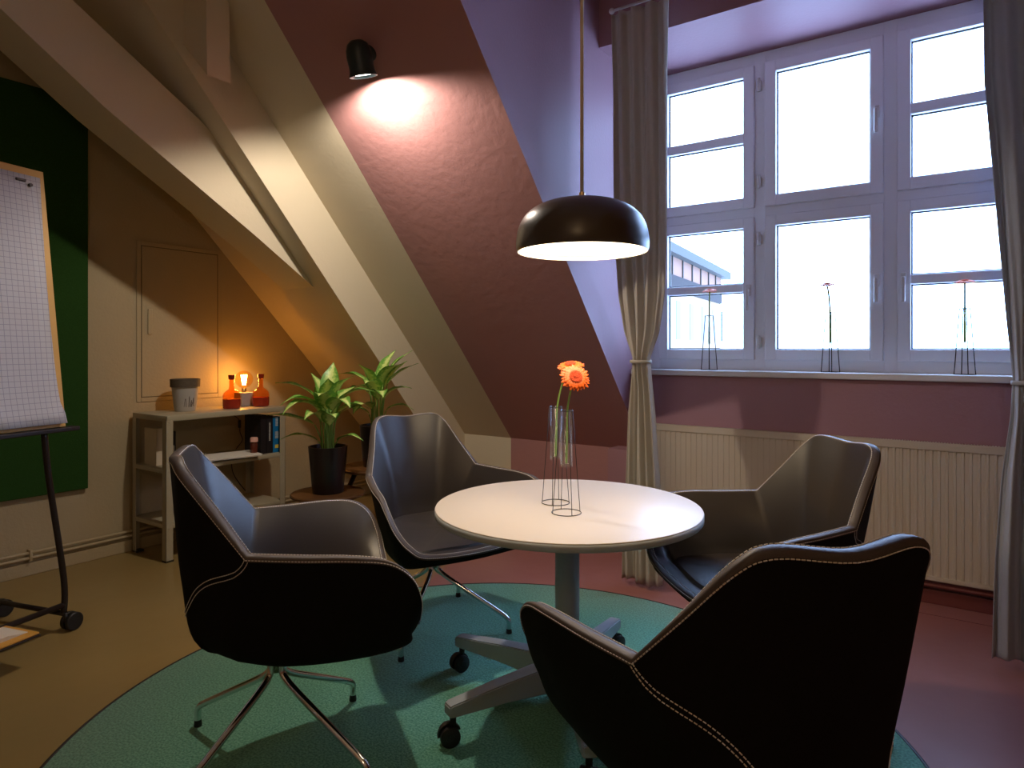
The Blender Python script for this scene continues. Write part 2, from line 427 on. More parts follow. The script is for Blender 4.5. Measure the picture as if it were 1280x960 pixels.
# rafter: lower edge read at its near face, upper edge sunk into the roof
pb0, pb1 = atX(181, 0, XB), atX(515, 515, XB)
sl = (pb0.z - pb1.z) / (pb1.y - pb0.y)
def zraf(y): return pb1.z - sl * (y - pb1.y)
bm = bmesh.new()
ya, yb = 1.25, YK
prism(bm, [(XB, ya, zraf(ya)), (XB, yb, zraf(yb)), (XB, yb, zroof(yb) + .02), (XB, ya, zroof(ya) + .02)], (-.515, 0, 0))
struct('trim_5', bm, M['cream'])
XA = -3.57
e = [atX(*p, XA) for p in ((0, 10), (131, 134), (322, 297), (392, 359))]
t = [atX(*p, XA) for p in ((392, 359), (281, 184), (250, 150), (90.6, 0))]
lo0 = e[0] + (e[0] - e[1]) * 1.1
up0 = t[3] + (t[3] - t[2]) * .75
bm = bmesh.new()
poly = [lo0, e[0], e[1], e[2], e[3], t[1], t[2], t[3], up0]
prism(bm, poly, (-.315, 0, 0)); struct('trim_6', bm, M['cream'])
yq = atX(257, 40, -3.2).y
bm = bmesh.new()
prism(bm, [atY(257, -60, yq), atY(259, 94, yq), atY(182, -7, yq), atY(150, -60, yq)], (0, atX(286, 40, -3.2).y - yq, 0))
struct('trim_7', bm, M['cream'])

# ---- service hatch on the gable wall --------------------------------------
h0, h1 = atX(170.3, 503, XG), atX(276.5, 313.8, XG)
door = empty('door_1', (XG, (h0.y + h1.y) / 2, h0.z)); door['kind'] = 'structure'
hz = atX(170.3, 300.3, XG).z
W_, H_ = h1.y - h0.y, hz - h0.z
bm = bmesh.new()
for lo, hi in (((0, -W_/2, 0), (.006, -W_/2 + .028, H_)), ((0, W_/2 - .028, 0), (.006, W_/2, H_)), ((0, -W_/2 + .028, H_ - .028), (.006, W_/2 - .028, H_)), ((0, -W_/2 + .028, 0), (.006, W_/2 - .028, .028))):
    box(bm, lo, hi, .003)
link('door_frame', bm, M['gable'], door)
bm = bmesh.new(); box(bm, (0.002, -W_/2 + .034, .034), (.006, W_/2 - .034, H_ - .034), .002); lf = link('door_leaf', bm, M['gable'], door)
bm = bmesh.new(); box(bm, (.0, -W_/2 + .028, .028), (.003, W_/2 - .028, H_ - .028)); link('seam', bm, M['cube_mark'], door)
bm = bmesh.new(); box(bm, (.006, -W_/2 + .07, H_*.42), (.014, -W_/2 + .10, H_*.58), .004); link('handle', bm, M['gable'], lf)

# ---- window ----------------------------------------------------------------
wz = dict(t=2.997, ub=2.253, lt=2.065, b=1.317)
pan = [(-1.636, -1.148), (-.954, -.453), (-.256, .232)]
win = empty('window_1', (0, YW, 0)); win['kind'] = 'structure'
FX0, FX1, FZ0, FZ1 = XC, XR, 1.187, ZL
bm = bmesh.new()
fr = .07
cols = [(FX0, pan[0][0] - .055)] + [(pan[i][1] + .065, pan[i+1][0] - .065) for i in range(2)] + [(pan[2][1] + .055, FX1)]
for a, b in cols: box(bm, (a, 0, FZ0), (b, fr, FZ1), .004)
rows = [(FZ0, wz['b'] - .062), (wz['lt'] + .062, wz['ub'] - .062), (wz['t'] + .062, FZ1)]
for a, b in rows: box(bm, (FX0, .002, a), (FX1, fr - .002, b), .004)
link('window_frame', bm, M['upvc'], win)
def sash(x0, x1, z0, z1, bar=None):
    bm = bmesh.new(); w = .066; y0, y1 = -.022, .045
    def rail(lo, hi): box(bm, lo, hi, .006)
    rail((x0 - w, y0, z0 - w), (x0, y1, z1 + w)); rail((x1, y0, z0 - w), (x1 + w, y1, z1 + w))
    rail((x0 - .004, y0 + .001, z0 - w), (x1 + .004, y1, z0)); rail((x0 - .004, y0 + .001, z1), (x1 + .004, y1, z1 + w))
    if bar: rail((x0 - .002, y0 + .004, bar[0]), (x1 + .002, y1, bar[1]))
    s = link('window_sash', bm, M['upvc'], win)
    segs = [(z0, z1)] if not bar else [(z0, bar[0]), (bar[1], z1)]
    for a, b in segs:
        g = bmesh.new()
        for lo, hi in (((x0, .008, a), (x0 + .007, .02, b)), ((x1 - .007, .008, a), (x1, .02, b)), ((x0, .008, a), (x1, .02, a + .007)), ((x0, .008, b - .007), (x1, .02, b))):
            box(g, lo, hi)
        link('gasket', g, M['gasket'], s)
        g = bmesh.new(); box(g, (x0 - .002, .014, a - .002), (x1 + .002, .018, b + .002)); link('window_pane', g, M['pane'], s)
    return s
def whandle(s, x, z):
    bm = bmesh.new(); box(bm, (x - .014, -.030, z - .035), (x + .014, -.022, z + .035), .004)
    box(bm, (x - .008, -.052, z - .008), (x + .008, -.028, z + .008), .003); box(bm, (x - .010, -.062, z - .125), (x + .010, -.050, z + .012), .005)
    link('handle', bm, M['sill'], s)
for i, (a, b) in enumerate(pan):
    bu = (2.594, 2.654) if i != 1 else None; bl = (1.671, 1.724) if i != 1 else None
    su = sash(a, b, wz['ub'], wz['t'], bu); slw = sash(a, b, wz['b'], wz['lt'], bl)
    if i == 1:
        whandle(su, b + .034, 2.64); whandle(slw, b + .034, 1.70)
    if i == 2: whandle(slw, a - .034, 1.70)
    if i == 0: whandle(slw, b + .034, 1.68)
for x in (pan[0][1] + .097,):
    for z in (1.36, 1.99, 2.34, 2.93):
        bm = bmesh.new(); tube(bm, [(x, -.03, z - .04), (x, -.03, z + .04)], .009); box(bm, (x - .012, -.03, z - .03), (x + .012, .0, z + .03), .003)
        link('hinge', bm, M['sill'], win)

# ================================================================== RADIATOR
rad = empty('radiator', (0, 3.95, .133)); tag(rad, 'long cream panel radiator with vertical ribs below the window', 'radiator')
RX0, RX1, RZ = -1.80, .32, .7038
bm = bmesh.new()
# ribbed front sheet
pitch = .0333; xs = []; x = RX0 + .012
prof = [(0, 0), (.006, .0), (.009, .0075), (.0235, .0075), (.0265, 0)]
pts = [(RX0, 0)]
while x + pitch < RX1 - .008:
    for dx, dy in prof: pts.append((x + dx, dy))
    x += pitch
pts.append((RX1, 0))
zs = [.022, .045, RZ - .06, RZ - .035]
rows_ = []
for zi, z in enumerate(zs):
    k = 0 if zi in (0, 3) else 1
    rows_.append([bm.verts.new((px, .05 + py * k, z)) for px, py in pts])
for a, b in zip(rows_, rows_[1:]):
    for i in range(len(a) - 1): bm.faces.new((a[i], a[i + 1], b[i + 1], b[i]))
box(bm, (RX0, .052, 0), (RX1, .06, RZ)); box(bm, (RX0, .046, 0), (RX1, .052, .024), .004); box(bm, (RX0, .046, RZ - .037), (RX1, .052, RZ - .004), .004)
auto(link('front_panel', bm, M['radiator'], rad), 20)
bm = bmesh.new()
for xx in np.arange(RX0 + .01, RX1 - .01, .0125): box(bm, (xx, .048, RZ - .008), (xx + .006, .10, RZ + .002))
box(bm, (RX0, .046, RZ - .006), (RX1, .050, RZ + .004)); link('top_grille', bm, M['radiator'], rad)
for xx in (RX0, RX1 - .004):
    bm = bmesh.new(); box(bm, (xx, .048, .0), (xx + .004, .10, RZ), .001); link('side_cover', bm, M['radiator'], rad)
bm = bmesh.new(); box(bm, (RX0 + .02, .075, .02), (RX1 - .02, .098, RZ - .02)); link('rear_panel', bm, M['radiator'], rad)
for xx in (RX0 + .3, RX1 - .3):
    bm = bmesh.new(); box(bm, (xx, .09, .1), (xx + .03, .108, RZ - .1)); link('wall_bracket', bm, M['radiator'], rad)

# ================================================================== CURTAINS
def curtain(rows, Y, seg_pleats, mtl, label, tie_z, zshift_fn=None, amp=.020):
    """rows: (z, x0, x1)"""
    root = empty('curtain', ((rows[0][1] + rows[0][2]) / 2, Y, 0)); ox = root.location.x
    zz = [r[0] for r in rows]
    def interp(z):
        zs_ = zz[::-1]
        return np.interp(z, zs_, [r[1] for r in rows][::-1]), np.interp(z, zs_, [r[2] for r in rows][::-1])
    zt, zb = zz[0], zz[-1]; NZ, NX = 90, 120
    bm = bmesh.new(); grid = []
    for j in range(NZ + 1):
        z = zt + (zb - zt) * j / NZ; x0, x1 = interp(z); w = x1 - x0; row = []
        tight = min(1, .30 / max(w, .05))
        for i in range(NX + 1):
            s = i / NX; ph = s * seg_pleats * 2 * math.pi
            wob = .35 * math.sin(z * 1.7 + s * 7) + .10 * math.sin(z * 5.1 + s * 13)
            d = math.sin(ph + wob) * amp * (.6 + .4 * tight) + .006 * math.sin(ph * 2.3 + z * 2)
            # gather bulges round the tie
            g = math.exp(-((z - tie_z) / .12) ** 2); d = d * (1 - .35 * g) - math.sin(math.pi * s) * .035 * g
            xx = x0 + w * (s + .012 * math.sin(ph * 1.0 + 1.2 + wob))
            zz_ = z + (.012 * math.sin(s * 7) if j == NZ else 0)
            row.append(bm.verts.new((xx - ox, d, zz_)))
        grid.append(row)
    for a, b in zip(grid, grid[1:]):
        for i in range(NX): bm.faces.new((a[i], b[i], b[i + 1], a[i + 1])).smooth = True
    o = link('fabric', bm, mtl, root, smooth=True)
    md = o.modifiers.new('s', 'SOLIDIFY'); md.thickness = .003
    x0, x1 = interp(tie_z); c = (x0 + x1) / 2 - ox; w = (x1 - x0) / 2 + .004
    bm = bmesh.new()
    ring = [(c + w * math.cos(a), -.005 + .06 * math.sin(a)) for a in np.linspace(0, 2 * math.pi, 40, endpoint=False)]
    lo = [bm.verts.new((x, y, tie_z - .009)) for x, y in ring]; hi = [bm.verts.new((x * 1.0, y, tie_z + .009)) for x, y in ring]
    for i in range(40): bm.faces.new((lo[i], lo[(i + 1) % 40], hi[(i + 1) % 40], hi[i])).smooth = True
    tb = link('tieback', bm, mtl, root, smooth=True); md = tb.modifiers.new('s', 'SOLIDIFY'); md.thickness = .004
    tag(root, label, 'curtain')
    return root
YCU = 3.40
def crow(py, l, r, Y=YCU):
    a, b = atY(l, py, Y), atY(r, py, Y); return ((a.z + b.z) / 2, a.x, b.x)
rows = [(3.215, *crow(10, 764, 835)[1:])] + [crow(*q) for q in ((100, 767, 833.5), (300, 768, 834), (370, 772, 831), (415, 779, 824), (447, 790, 813), (465, 789, 814), (520, 784, 819), (600, 781, 824), (690, 777, 827))]
rows.append((.03, crow(735, 777, 827)[1], crow(735, 777, 827)[2]))
curtain(rows, YCU, 4, M['curtain'], 'beige curtain tied in at sill height on the left of the window', crow(452, 790, 813)[0])
def rrow(py, l, wR):
    a = atY(l, py, YCU); return (a.z, a.x, wR)
rows = [(3.215, atY(1227, 10, YCU).x, .56)] + [rrow(*q) for q in ((100, 1229, .56), (200, 1238, .54), (300, 1247, .50), (400, 1257, .42), (440, 1262, .34), (470, 1265, .32), (520, 1263, .34), (600, 1251, .40), (700, 1243, .43))]
rows.append((.03, atY(1239, 800, YCU).x, .45))
curtain(rows, YCU, 5, M['curtain_daylit'], 'curtain tinted blue for daylight, hanging at the right edge of the window', rrow(478, 1265, .3)[0])
rod = empty('curtain_rod', (0, YCU, 3.235)); tag(rod, 'slim curtain rod across the top of the window recess', 'curtain rod')
bm = bmesh.new(); xk = atY(766, 8, YCU).x
tube(bm, [(xk, 0, 0), (XR - .02, 0, 0)], .008); link('rod', bm, M['sill'], rod)
bm = bmesh.new(); bmesh.ops.create_uvsphere(bm, u_segments=16, v_segments=10, radius=.017, matrix=Matrix.Translation((xk - .006, 0, 0))); link('finial', bm, M['sill'], rod, smooth=True)
for xx in (xk + .12, -.6, .2):
    bm = bmesh.new(); tube(bm, [(xx, 0, 0), (xx, YL - YCU, 0)], .006); lathe(bm, [(0, -.002), (.02, -.002), (.02, .004), (0, .004)], 16, (xx, YL - YCU - .004, 0)); link('bracket', bm, M['sill'], rod)

# ================================================================== RUG
RC, RR = (-1.372, 1.832), 1.412
bm = bmesh.new(); lathe(bm, [(0, 0), (RR - .012, 0), (RR - .012, .008), (0, .008)], 160)
rug = empty('rug', (RC[0], RC[1], .0005)); tag(rug, 'large round green speckled rug with a black bound edge under the table', 'rug')
link('pile', bm, M['rug'], rug)
bm = bmesh.new(); lathe(bm, [(RR - .012, 0), (RR, 0), (RR, .0075), (RR - .004, .010), (RR - .012, .0095)], 160, close=True); link('edge_binding', bm, M['rubber'], rug)
RZT = .0090

# ================================================================== TABLE
TC, TR, TH = (-1.2243, 2.1307), .489, .74
table = empty('table', (TC[0], TC[1], RZT)); tag(table, 'round white-topped table on a grey column with castors, among the four chairs', 'table')
bm = bmesh.new(); z0 = TH - RZT
lathe(bm, [(0, z0 - .0), (TR - .004, z0), (TR - .0015, z0 - .001), (TR - .001, z0 - .003), (TR - .001, z0 - .004), (0, z0 - .004)], 128); tt = link('table_top', bm, M['table_top'], table)
bm = bmesh.new(); lathe(bm, [(0, z0 - .004), (TR, z0 - .004), (TR, z0 - .027), (TR - .003, z0 - .029), (0, z0 - .029)], 128); link('top_edge', bm, M['table_edge'], tt)
bm = bmesh.new(); lathe(bm, [(.045, .07), (.045, z0 - .04)], 48); lathe(bm, [(0, .07), (.045, .07)], 48); link('column', bm, M['alu'], table)
bm = bmesh.new(); lathe(bm, [(0, z0 - .029), (.15, z0 - .029), (.15, z0 - .036), (.06, z0 - .05), (0, z0 - .05)], 40); auto(link('mounting_plate', bm, M['rubber'], table))
bm = bmesh.new(); lathe(bm, [(0, .03), (.062, .03), (.066, .04), (.066, .165), (.058, .175), (.045, .18)], 40); auto(link('base_hub', bm, M['alu'], table))
bm = bmesh.new(); lathe(bm, [(0, .008), (.05, .008), (.058, .02), (.058, .034), (0, .034)], 40); auto(link('hub_cap', bm, M['rubber'], table))
for a_deg in (149, 213, 273, 340, 60):
    a = math.radians(a_deg) + YAW
    d = Vector((math.cos(a), math.sin(a), 0)); n = Vector((-d.y, d.x, 0)); L0, L1 = .055, .50
    bm = bmesh.new()
    def sec(r, w, zt_, zb_): return [bm.verts.new(d * r + n * w + Vector((0, 0, zt_))), bm.verts.new(d * r - n * w + Vector((0, 0, zt_))), bm.verts.new(d * r - n * w + Vector((0, 0, zb_))), bm.verts.new(d * r + n * w + Vector((0, 0, zb_)))]
    S = [sec(L0, .034, .172, .070), sec(.28, .029, .158, .090), sec(L1 - .01, .024, .140, .098), sec(L1, .022, .134, .100)]
    for p, q in zip(S, S[1:]):
        for k in range(4): bm.faces.new((p[k], p[(k+1) % 4], q[(k+1) % 4], q[k]))
    bm.faces.new(S[0][::-1]); bm.faces.new(S[-1])
    es = [e for e in bm.edges]
    bmesh.ops.bevel(bm, geom=es, offset=.004, segments=2, affect='EDGES')
    leg = auto(link('leg', bm, M['alu'], table), 30)
    # castor: stem, fork hood and two wheels
    cb = bmesh.new(); c = d * (L1 - .022)
    tube(cb, [c + Vector((0, 0, .10)), c + Vector((0, 0, .068))], .011)
    ca = a + (1.2 if a_deg == 149 else -.3); f = Vector((math.cos(ca), math.sin(ca), 0)); g = Vector((-f.y, f.x, 0))
    wc = c + f * .012 + Vector((0, 0, .034))
    for sgn in (-1, 1):
        o1, o2 = wc + g * sgn * .009, wc + g * sgn * .027
        tube(cb, [o1, o1.lerp(o2, .15), o1.lerp(o2, .85), o2], [.030, .0335, .0335, .029], 28)
        tube(cb, [o2, o2 + g * sgn * .002], .014, 16)
    hood = [wc + f * (.040 * math.cos(t_)) + Vector((0, 0, .040 * math.sin(t_))) for t_ in np.linspace(-.2, math.pi * .9, 14)]
    for p, q in zip(hood, hood[1:]):
        vs = [cb.verts.new(p - g * .008), cb.verts.new(p + g * .008), cb.verts.new(q + g * .008), cb.verts.new(q - g * .008)]
        cb.faces.new(vs)
        vs2 = [cb.verts.new(wc - g * .0), cb.verts.new(p), cb.verts.new(q)]; cb.faces.new(vs2)
    auto(link('castor', cb, M['rubber'], leg))

# ================================================================== CHAIRS
ST = [  # rim, outer mid, outer low, inner low
 ((0, -.308, .972), (0, -.272, .62), (0, -.210, .415), (0, -.165, .50)),
 ((.14, -.285, .982), (.100, -.264, .62), (.10, -.205, .415), (.08, -.163, .50)),
 ((.200, -.258, .948), (.138, -.238, .61), (.115, -.18, .41), (.11, -.154, .50)),
 ((.250, -.172, .840), (.172, -.194, .59), (.135, -.155, .405), (.142, -.135, .50)),
 ((.303, -.083, .728), (.222, -.125, .57), (.18, -.11, .40), (.18, -.102, .495)),
 ((.347, .06, .722), (.290, .02, .56), (.225, 0, .388), (.235, -.02, .48)),
 ((.385, .20, .718), (.348, .17, .56), (.255, .12, .388), (.27, .12, .475)),
 ((.400, .300, .702), (.368, .27, .56), (.275, .23, .395), (.28, .22, .47)),
 ((.400, .362, .655), (.368, .335, .53), (.285, .29, .402), (.285, .285, .465)),
 ((.376, .392, .585), (.345, .368, .49), (.28, .325, .408), (.27, .31, .462)),
 ((.322, .402, .515), (.300, .382, .46), (.262, .345, .412), (.24, .322, .46)),
 ((.240, .408, .468), (.225, .390, .435), (.20, .352, .412), (.18, .330, .462)),
 ((0, .414, .452), (0, .394, .425), (0, .352, .405), (0, .345, .458))]
NI = 4           # index of the notch where back turns into arm
def loop(col_, n=5):
    P = [np.array(s[col_], float) for s in ST]
    m = P[1][:]; m = m * [-1, 1, 1]
    back = catmull([m] + P[:NI + 1], n)[n:]                    # from centre to notch
    mf = P[-2] * np.array([-1, 1, 1])
    front = catmull(P[NI:] + [mf], n)[:-n]                      # from notch to front centre
    right = back + front[1:]
    left = [p * np.array([-1, 1, 1]) for p in right[1:-1]][::-1]
    return np.array(right + left), len(back) - 1, len(right) - 1
def build_chair():
    root = empty('chair')
    R, iN, iF = loop(0); Mi, _, _ = loop(1); Lo, _, _ = loop(2); IL, _, _ = loop(3)
    n = len(R)
    cen = np.array([0, .08, 0])
    inn = np.zeros_like(R)
    for i in range(n):
        v = cen - R[i]; v[2] = 0; v = v / np.linalg.norm(v)
        w = .031
        inn[i] = R[i] + v * w * np.array([1, 1, 0])
    # along the seat front the band is thinner and slopes up a little to the cushion
    def surf_outer(i, v):
        """v 0..1 from rim to bottom centre"""
        P = [2 * R[i] - Mi[i], R[i], Mi[i], Lo[i], np.array([0, .03, .352]), np.array([0, .05, .350])]
        t = v * 3; k = min(int(t), 2); u = t - k
        p0, p1, p2, p3 = P[k], P[k + 1], P[k + 2], P[k + 3]
        q = .5 * ((2 * p1) + (-p0 + p2) * u + (2 * p0 - 5 * p1 + 4 * p2 - p3) * u * u + (-p0 + 3 * p1 - 3 * p2 + p3) * u ** 3)
        return q
    def surf_f(fi, v):
        i0 = int(math.floor(fi)) % n; i1 = (i0 + 1) % n; f = fi - math.floor(fi)
        return surf_outer(i0, v) * (1 - f) + surf_outer(i1, v) * f
    # outer shell
    bm = bmesh.new(); NV = 22; grid = []
    for k in range(NV):
        grid.append([bm.verts.new(surf_outer(i, k / NV)) for i in range(n)])
    cv = bm.verts.new((0, .03, .352))
    for a, b in zip(grid, grid[1:]):
        for i in range(n): bm.faces.new((a[i], a[(i + 1) % n], b[(i + 1) % n], b[i]))
    for i in range(n): bm.faces.new((grid[-1][i], grid[-1][(i + 1) % n], cv))
    bmesh.ops.recalc_face_normals(bm, faces=bm.faces[:])
    shell = auto(link('outer_shell', bm, M['fabric_black'], root), 50)
    # edge band
    bm = bmesh.new(); up = np.array([0, 0, 1.0]); rr = []
    for k, (f, h) in enumerate(((0, -.010), (.0, 0), (.12, .0045), (.5, .006), (.88, .0045), (1, 0), (1, -.010))):
        rr.append([bm.verts.new(R[i] * (1 - f) + inn[i] * f + up * h) for i in range(n)])
    for a, b in zip(rr, rr[1:]):
        for i in range(n): bm.faces.new((a[i], b[i], b[(i + 1) % n], a[(i + 1) % n]))
    auto(link('edge_band', bm, M['band'], root), 60)
    # inner lining with the seat
    bm = bmesh.new(); g = []
    for k in range(9):
        f = k / 8
        row = []
        for i in range(n):
            a, b = inn[i], IL[i]; p = a * (1 - f) + b * f
            # slightly full upholstery
            mag = .012 * math.sin(math.pi * f); v = cen - p; v[2] = 0; v = v / max(np.linalg.norm(v), 1e-6)
            row.append(bm.verts.new(p + v * mag))
        g.append(row)
    sc_ = np.array([0, .10, .474])
    for f in (.02, .06, .15, .35, .6, .8, .93):
        row = []
        for i in range(n):
            p = IL[i] * (1 - f) + sc_ * f; p = p + up * (.010 * math.sin(min(1, f * 6) * math.pi / 2) - (.014 if f < .04 else 0))
            row.append(bm.verts.new(p))
        g.append(row)
    for a, b in zip(g, g[1:]):
        for i in range(n): bm.faces.new((a[i], b[i], b[(i + 1) % n], a[(i + 1) % n]))
    c = bm.verts.new(sc_ + up * .010)
    for i in range(n): bm.faces.new((g[-1][i], c, g[-1][(i + 1) % n]))
    bmesh.ops.recalc_face_normals(bm, faces=bm.faces[:])
    auto(link('seat_lining', bm, M['leather'], root), 40)
    # stitching: short thread dashes
    def stitches(paths, name, parent):
        bm = bmesh.new()
        for P, closed in paths:
            P = [Vector(p) for p in P]
            if closed: P.append(P[0])
            L = [0]
            for a, b in zip(P, P[1:]): L.append(L[-1] + (b - a).length)
            tot = L[-1]; s = 0; j = 0
            def at(s_):
                nonlocal j
                while j < len(L) - 2 and L[j + 1] < s_: j += 1
                t_ = (s_ - L[j]) / max(L[j + 1] - L[j], 1e-9); return P[j].lerp(P[j + 1], t_)
            while s + .0075 < tot:
                a = at(s); b = at(s + .0065); tube(bm, [a, b], .0014, 4, caps=False); s += .009
        return link(name, bm, M['thread'], parent)
    def outn(i, k=.0012):
        v = R[i] - cen; v[2] = 0; v = v / np.linalg.norm(v); return v * k
    rim1 = [surf_outer(i, .011) + outn(i, .002) for i in range(n)]
    rim2 = [inn[i] + np.array([0, 0, -.006]) - outn(i, .0025) for i in range(n)]
    rim3 = [R[i] * .10 + inn[i] * .90 + up * .0050 for i in range(n)]
    seams = []
    for sgn in (1, -1):
        for off in (0, .55):
            P = []
            for q in np.linspace(0, 1, 60):
                fi = iN - .1 + off * (1 - .4 * q) - (iN * .80) * (q ** 2.0); v = .012 + .45 * q + .022 * off
                p = surf_f(fi, v); p[0] *= 1
                # push out of the surface a touch
                d = p - np.array([0, .05, .6]); d = d / np.linalg.norm(d)
                p = p + d * .0022
                P.append(p * np.array([sgn, 1, 1]))
            seams.append((P, False))
    stitches([(rim1, True)], 'stitching', root); stitches([(rim3, True)], 'stitching', root)
    for sm in (seams[:2], seams[2:]):
        for q_ in sm: stitches([q_], 'stitching', root)
    # swivel base
    bm = bmesh.new(); lathe(bm, [(0, .335), (.075, .335), (.085, .345), (.10, .365), (0, .365)], 32); auto(link('seat_plate', bm, M['rubber'], root))
    base = empty('swivel_base', (0, 0, 0), 0, root)
    bm = bmesh.new(); lathe(bm, [(0, .27), (.013, .27), (.013, .340), (0, .34)], 20); link('hub', bm, M['chrome'], base)
    Rf = .372
    for k in range(4):
        a = k * math.pi / 2; d = Vector((math.cos(a), math.sin(a), 0))
        ctrl = [d * .024 + Vector((0, 0, .338)), d * .024 + Vector((0, 0, .285)), d * .034 + Vector((0, 0, .262)), d * .075 + Vector((0, 0, .232)),
                d * .20 + Vector((0, 0, .163)), d * .325 + Vector((0, 0, .094)), d * (Rf - .012) + Vector((0, 0, .072)), d * Rf + Vector((0, 0, .052)), d * Rf + Vector((0, 0, .014))]
        bm = bmesh.new(); tube(bm, catmull(ctrl, 5), .0115, 14); lg = link('leg', bm, M['chrome'], base)
        bm = bmesh.new(); lathe(bm, [(0, 0), (.013, 0), (.0135, .006), (.0115, .022), (0, .022)], 18, tuple(d * Rf)); auto(link('glide', bm, M['rubber'], lg))
    return root, base
chair, cbase = build_chair()
CH = [((-1.836, 1.318), -35.0, 98.0, 'black armchair at left seen from its side, facing right', 1.014),
      ((-2.090, 2.362), -110.4, 110.6, 'black armchair behind the table in front of the potted plants, facing the camera', .987),
      ((-.577, 2.594), 135.0, 346.1, 'black armchair in front of the radiator with its blue-lit seat showing', .967),
      ((-.382, 1.425), 48.6, 23.2, 'black armchair in the right foreground with its back to the camera', .995)]
chairs = [chair] + [copy_tree(chair) for _ in CH[1:]]
for o, ((x, y), r, b, lab, s) in zip(chairs, CH):
    o.location = (x, y, RZT); o.rotation_euler = (0, 0, math.radians(r)); tag(o, lab, 'chair', 'armchairs around the round table')
    for c in bpy.data.objects:
        if c.parent == o and c.name.startswith('swivel_base'): c.rotation_euler = (0, 0, math.radians(b - r))
        elif c.parent == o: c.scale.z = s; c.location.z = .352 * (1 - s)

# ================================================================== VASES WITH GERBERAS
def gerbera_head(bm_p, bm_c, c, nrm, r, droop=.15, seed=0):
    rnd = random.Random(seed); c = Vector(c); nrm = Vector(nrm).normalized(); u = nrm.orthogonal().normalized(); v = nrm.cross(u)
    for ringi, (rf, cnt, lift) in enumerate(((1.0, 24, -.02), (.84, 22, .08))):
        for k in range(cnt):
            a = 2 * math.pi * (k + .5 * (ringi % 2)) / cnt + rnd.uniform(-.05, .05)
            d = u * math.cos(a) + v * math.sin(a); w = nrm.cross(d); L = r * rf * rnd.uniform(.92, 1.05); wd = r * .115
            pts = []
            for q, wf in ((.16, .45), (.4, .85), (.7, 1), (.9, .75), (1.0, .15)):
                h = nrm * (lift * r * math.sin(q * 1.6) - droop * r * q * q)
                pts.append((c + d * L * q + h, wd * wf))
            for (p, a_), (q_, b_) in zip(pts, pts[1:]):
                th = nrm * .0006
                vs = [bm_p.verts.new(p - w * a_ + th), bm_p.verts.new(p + th * 3), bm_p.verts.new(p + w * a_ + th), bm_p.verts.new(q_ + w * b_ + th), bm_p.verts.new(q_ + th * 3), bm_p.verts.new(q_ - w * b_ + th)]
                bm_p.faces.new((vs[0], vs[1], vs[4], vs[5])); bm_p.faces.new((vs[1], vs[2], vs[3], vs[4]))
    for k in range(22):
        a = 2 * math.pi * k / 22; d = u * math.cos(a) + v * math.sin(a); w = nrm.cross(d); h = nrm * r * .10
        p0, p1 = c + d * r * .12 + h, c + d * r * .42 + h * 1.3
        bm_c.faces.new([bm_c.verts.new(q_) for q_ in (p0 - w * r * .03, p0 + w * r * .03, p1 + w * r * .045, p1 - w * r * .045)])
    m = Matrix.Translation(c + nrm * r * .06) @ nrm.to_track_quat('Z', 'Y').to_matrix().to_4x4() @ Matrix.Diagonal((1, 1, .45, 1))
    bmesh.ops.create_uvsphere(bm_c, u_segments=16, v_segments=8, radius=r * .22, matrix=m)
def flower_vase(loc, head, nrm, label, group, hr=.05, H=.365, rb=.052, rt=.0225, tube_b=.165, rz=.3, water=.29, seed=0, stem_bot=(0, 0), nw=4, sr=1.0, wr=1.0):
    root = empty('wire_vase', loc); tag(root, label, 'vase', group)
    bm = bmesh.new()
    ring = [(rb * math.cos(a), rb * math.sin(a), .0015) for a in np.linspace(0, 2 * math.pi, 49)]
    tube(bm, ring, .0014, 6, caps=False)
    ring = [((rt + .001) * math.cos(a), (rt + .001) * math.sin(a), H - .004) for a in np.linspace(0, 2 * math.pi, 33)]
    tube(bm, ring, .0012, 6, caps=False)
    for k in range(nw):
        a = rz + 2 * math.pi * k / nw
        tube(bm, [(rb * math.cos(a), rb * math.sin(a), .0015), ((rt + .001) * math.cos(a), (rt + .001) * math.sin(a), H - .004)], .0012 * wr, 6)
    link('wire_stand', bm, M['wire'], root, smooth=True)
    bm = bmesh.new(); r_ = rt - .0012
    lathe(bm, [(0, tube_b), (r_, tube_b), (r_, H), (r_ + .0012, H + .001), (r_ - .0022, H), (r_ - .002, tube_b + .006), (0, tube_b + .006)], 32)
    link('glass_tube', bm, M['tube'], root)
    if water:
        bm = bmesh.new(); lathe(bm, [(0, tube_b + .006), (r_ - .0023, tube_b + .006), (r_ - .0023, water), (0, water)], 28); link('water', bm, M['water'], root)
    # the flower stands in the vase: a thing of its own
    fl = empty('gerbera', (loc[0] + stem_bot[0], loc[1] + stem_bot[1], loc[2] + tube_b + .01))
    hd = Vector(head) - Vector(fl.location)
    exit_ = Vector((hd.x * .12, hd.y * .12, H - tube_b - .01))
    ctrl = [(0, 0, 0), tuple(Vector((exit_.x * .4, exit_.y * .4, exit_.z * .5))), tuple(exit_), tuple(exit_.lerp(hd, .55) + Vector((hd.x * -.08, hd.y * -.08, .01))), tuple(hd - Vector(nrm).normalized() * .012)]
    bm = bmesh.new(); P = catmull(ctrl, 8); tube(bm, P, [.0040 * sr] * 10 + [.0032 * sr] * (len(P) - 14) + [.003 * sr, .0034 * sr, .004 * sr, .006], 8); link('stem', bm, M['gstem'], fl)
    bp_, bc_ = bmesh.new(), bmesh.new(); gerbera_head(bp_, bc_, hd, nrm, hr, seed=seed)
    link('petals', bp_, M['orange'], fl, smooth=True); link('flower_centre', bc_, M['orange_core'], fl, smooth=True)
    return root, fl
ZT = TH + .0002
v1 = atZ(694.5, 628.5, TH); v2 = atZ(708, 641, TH)
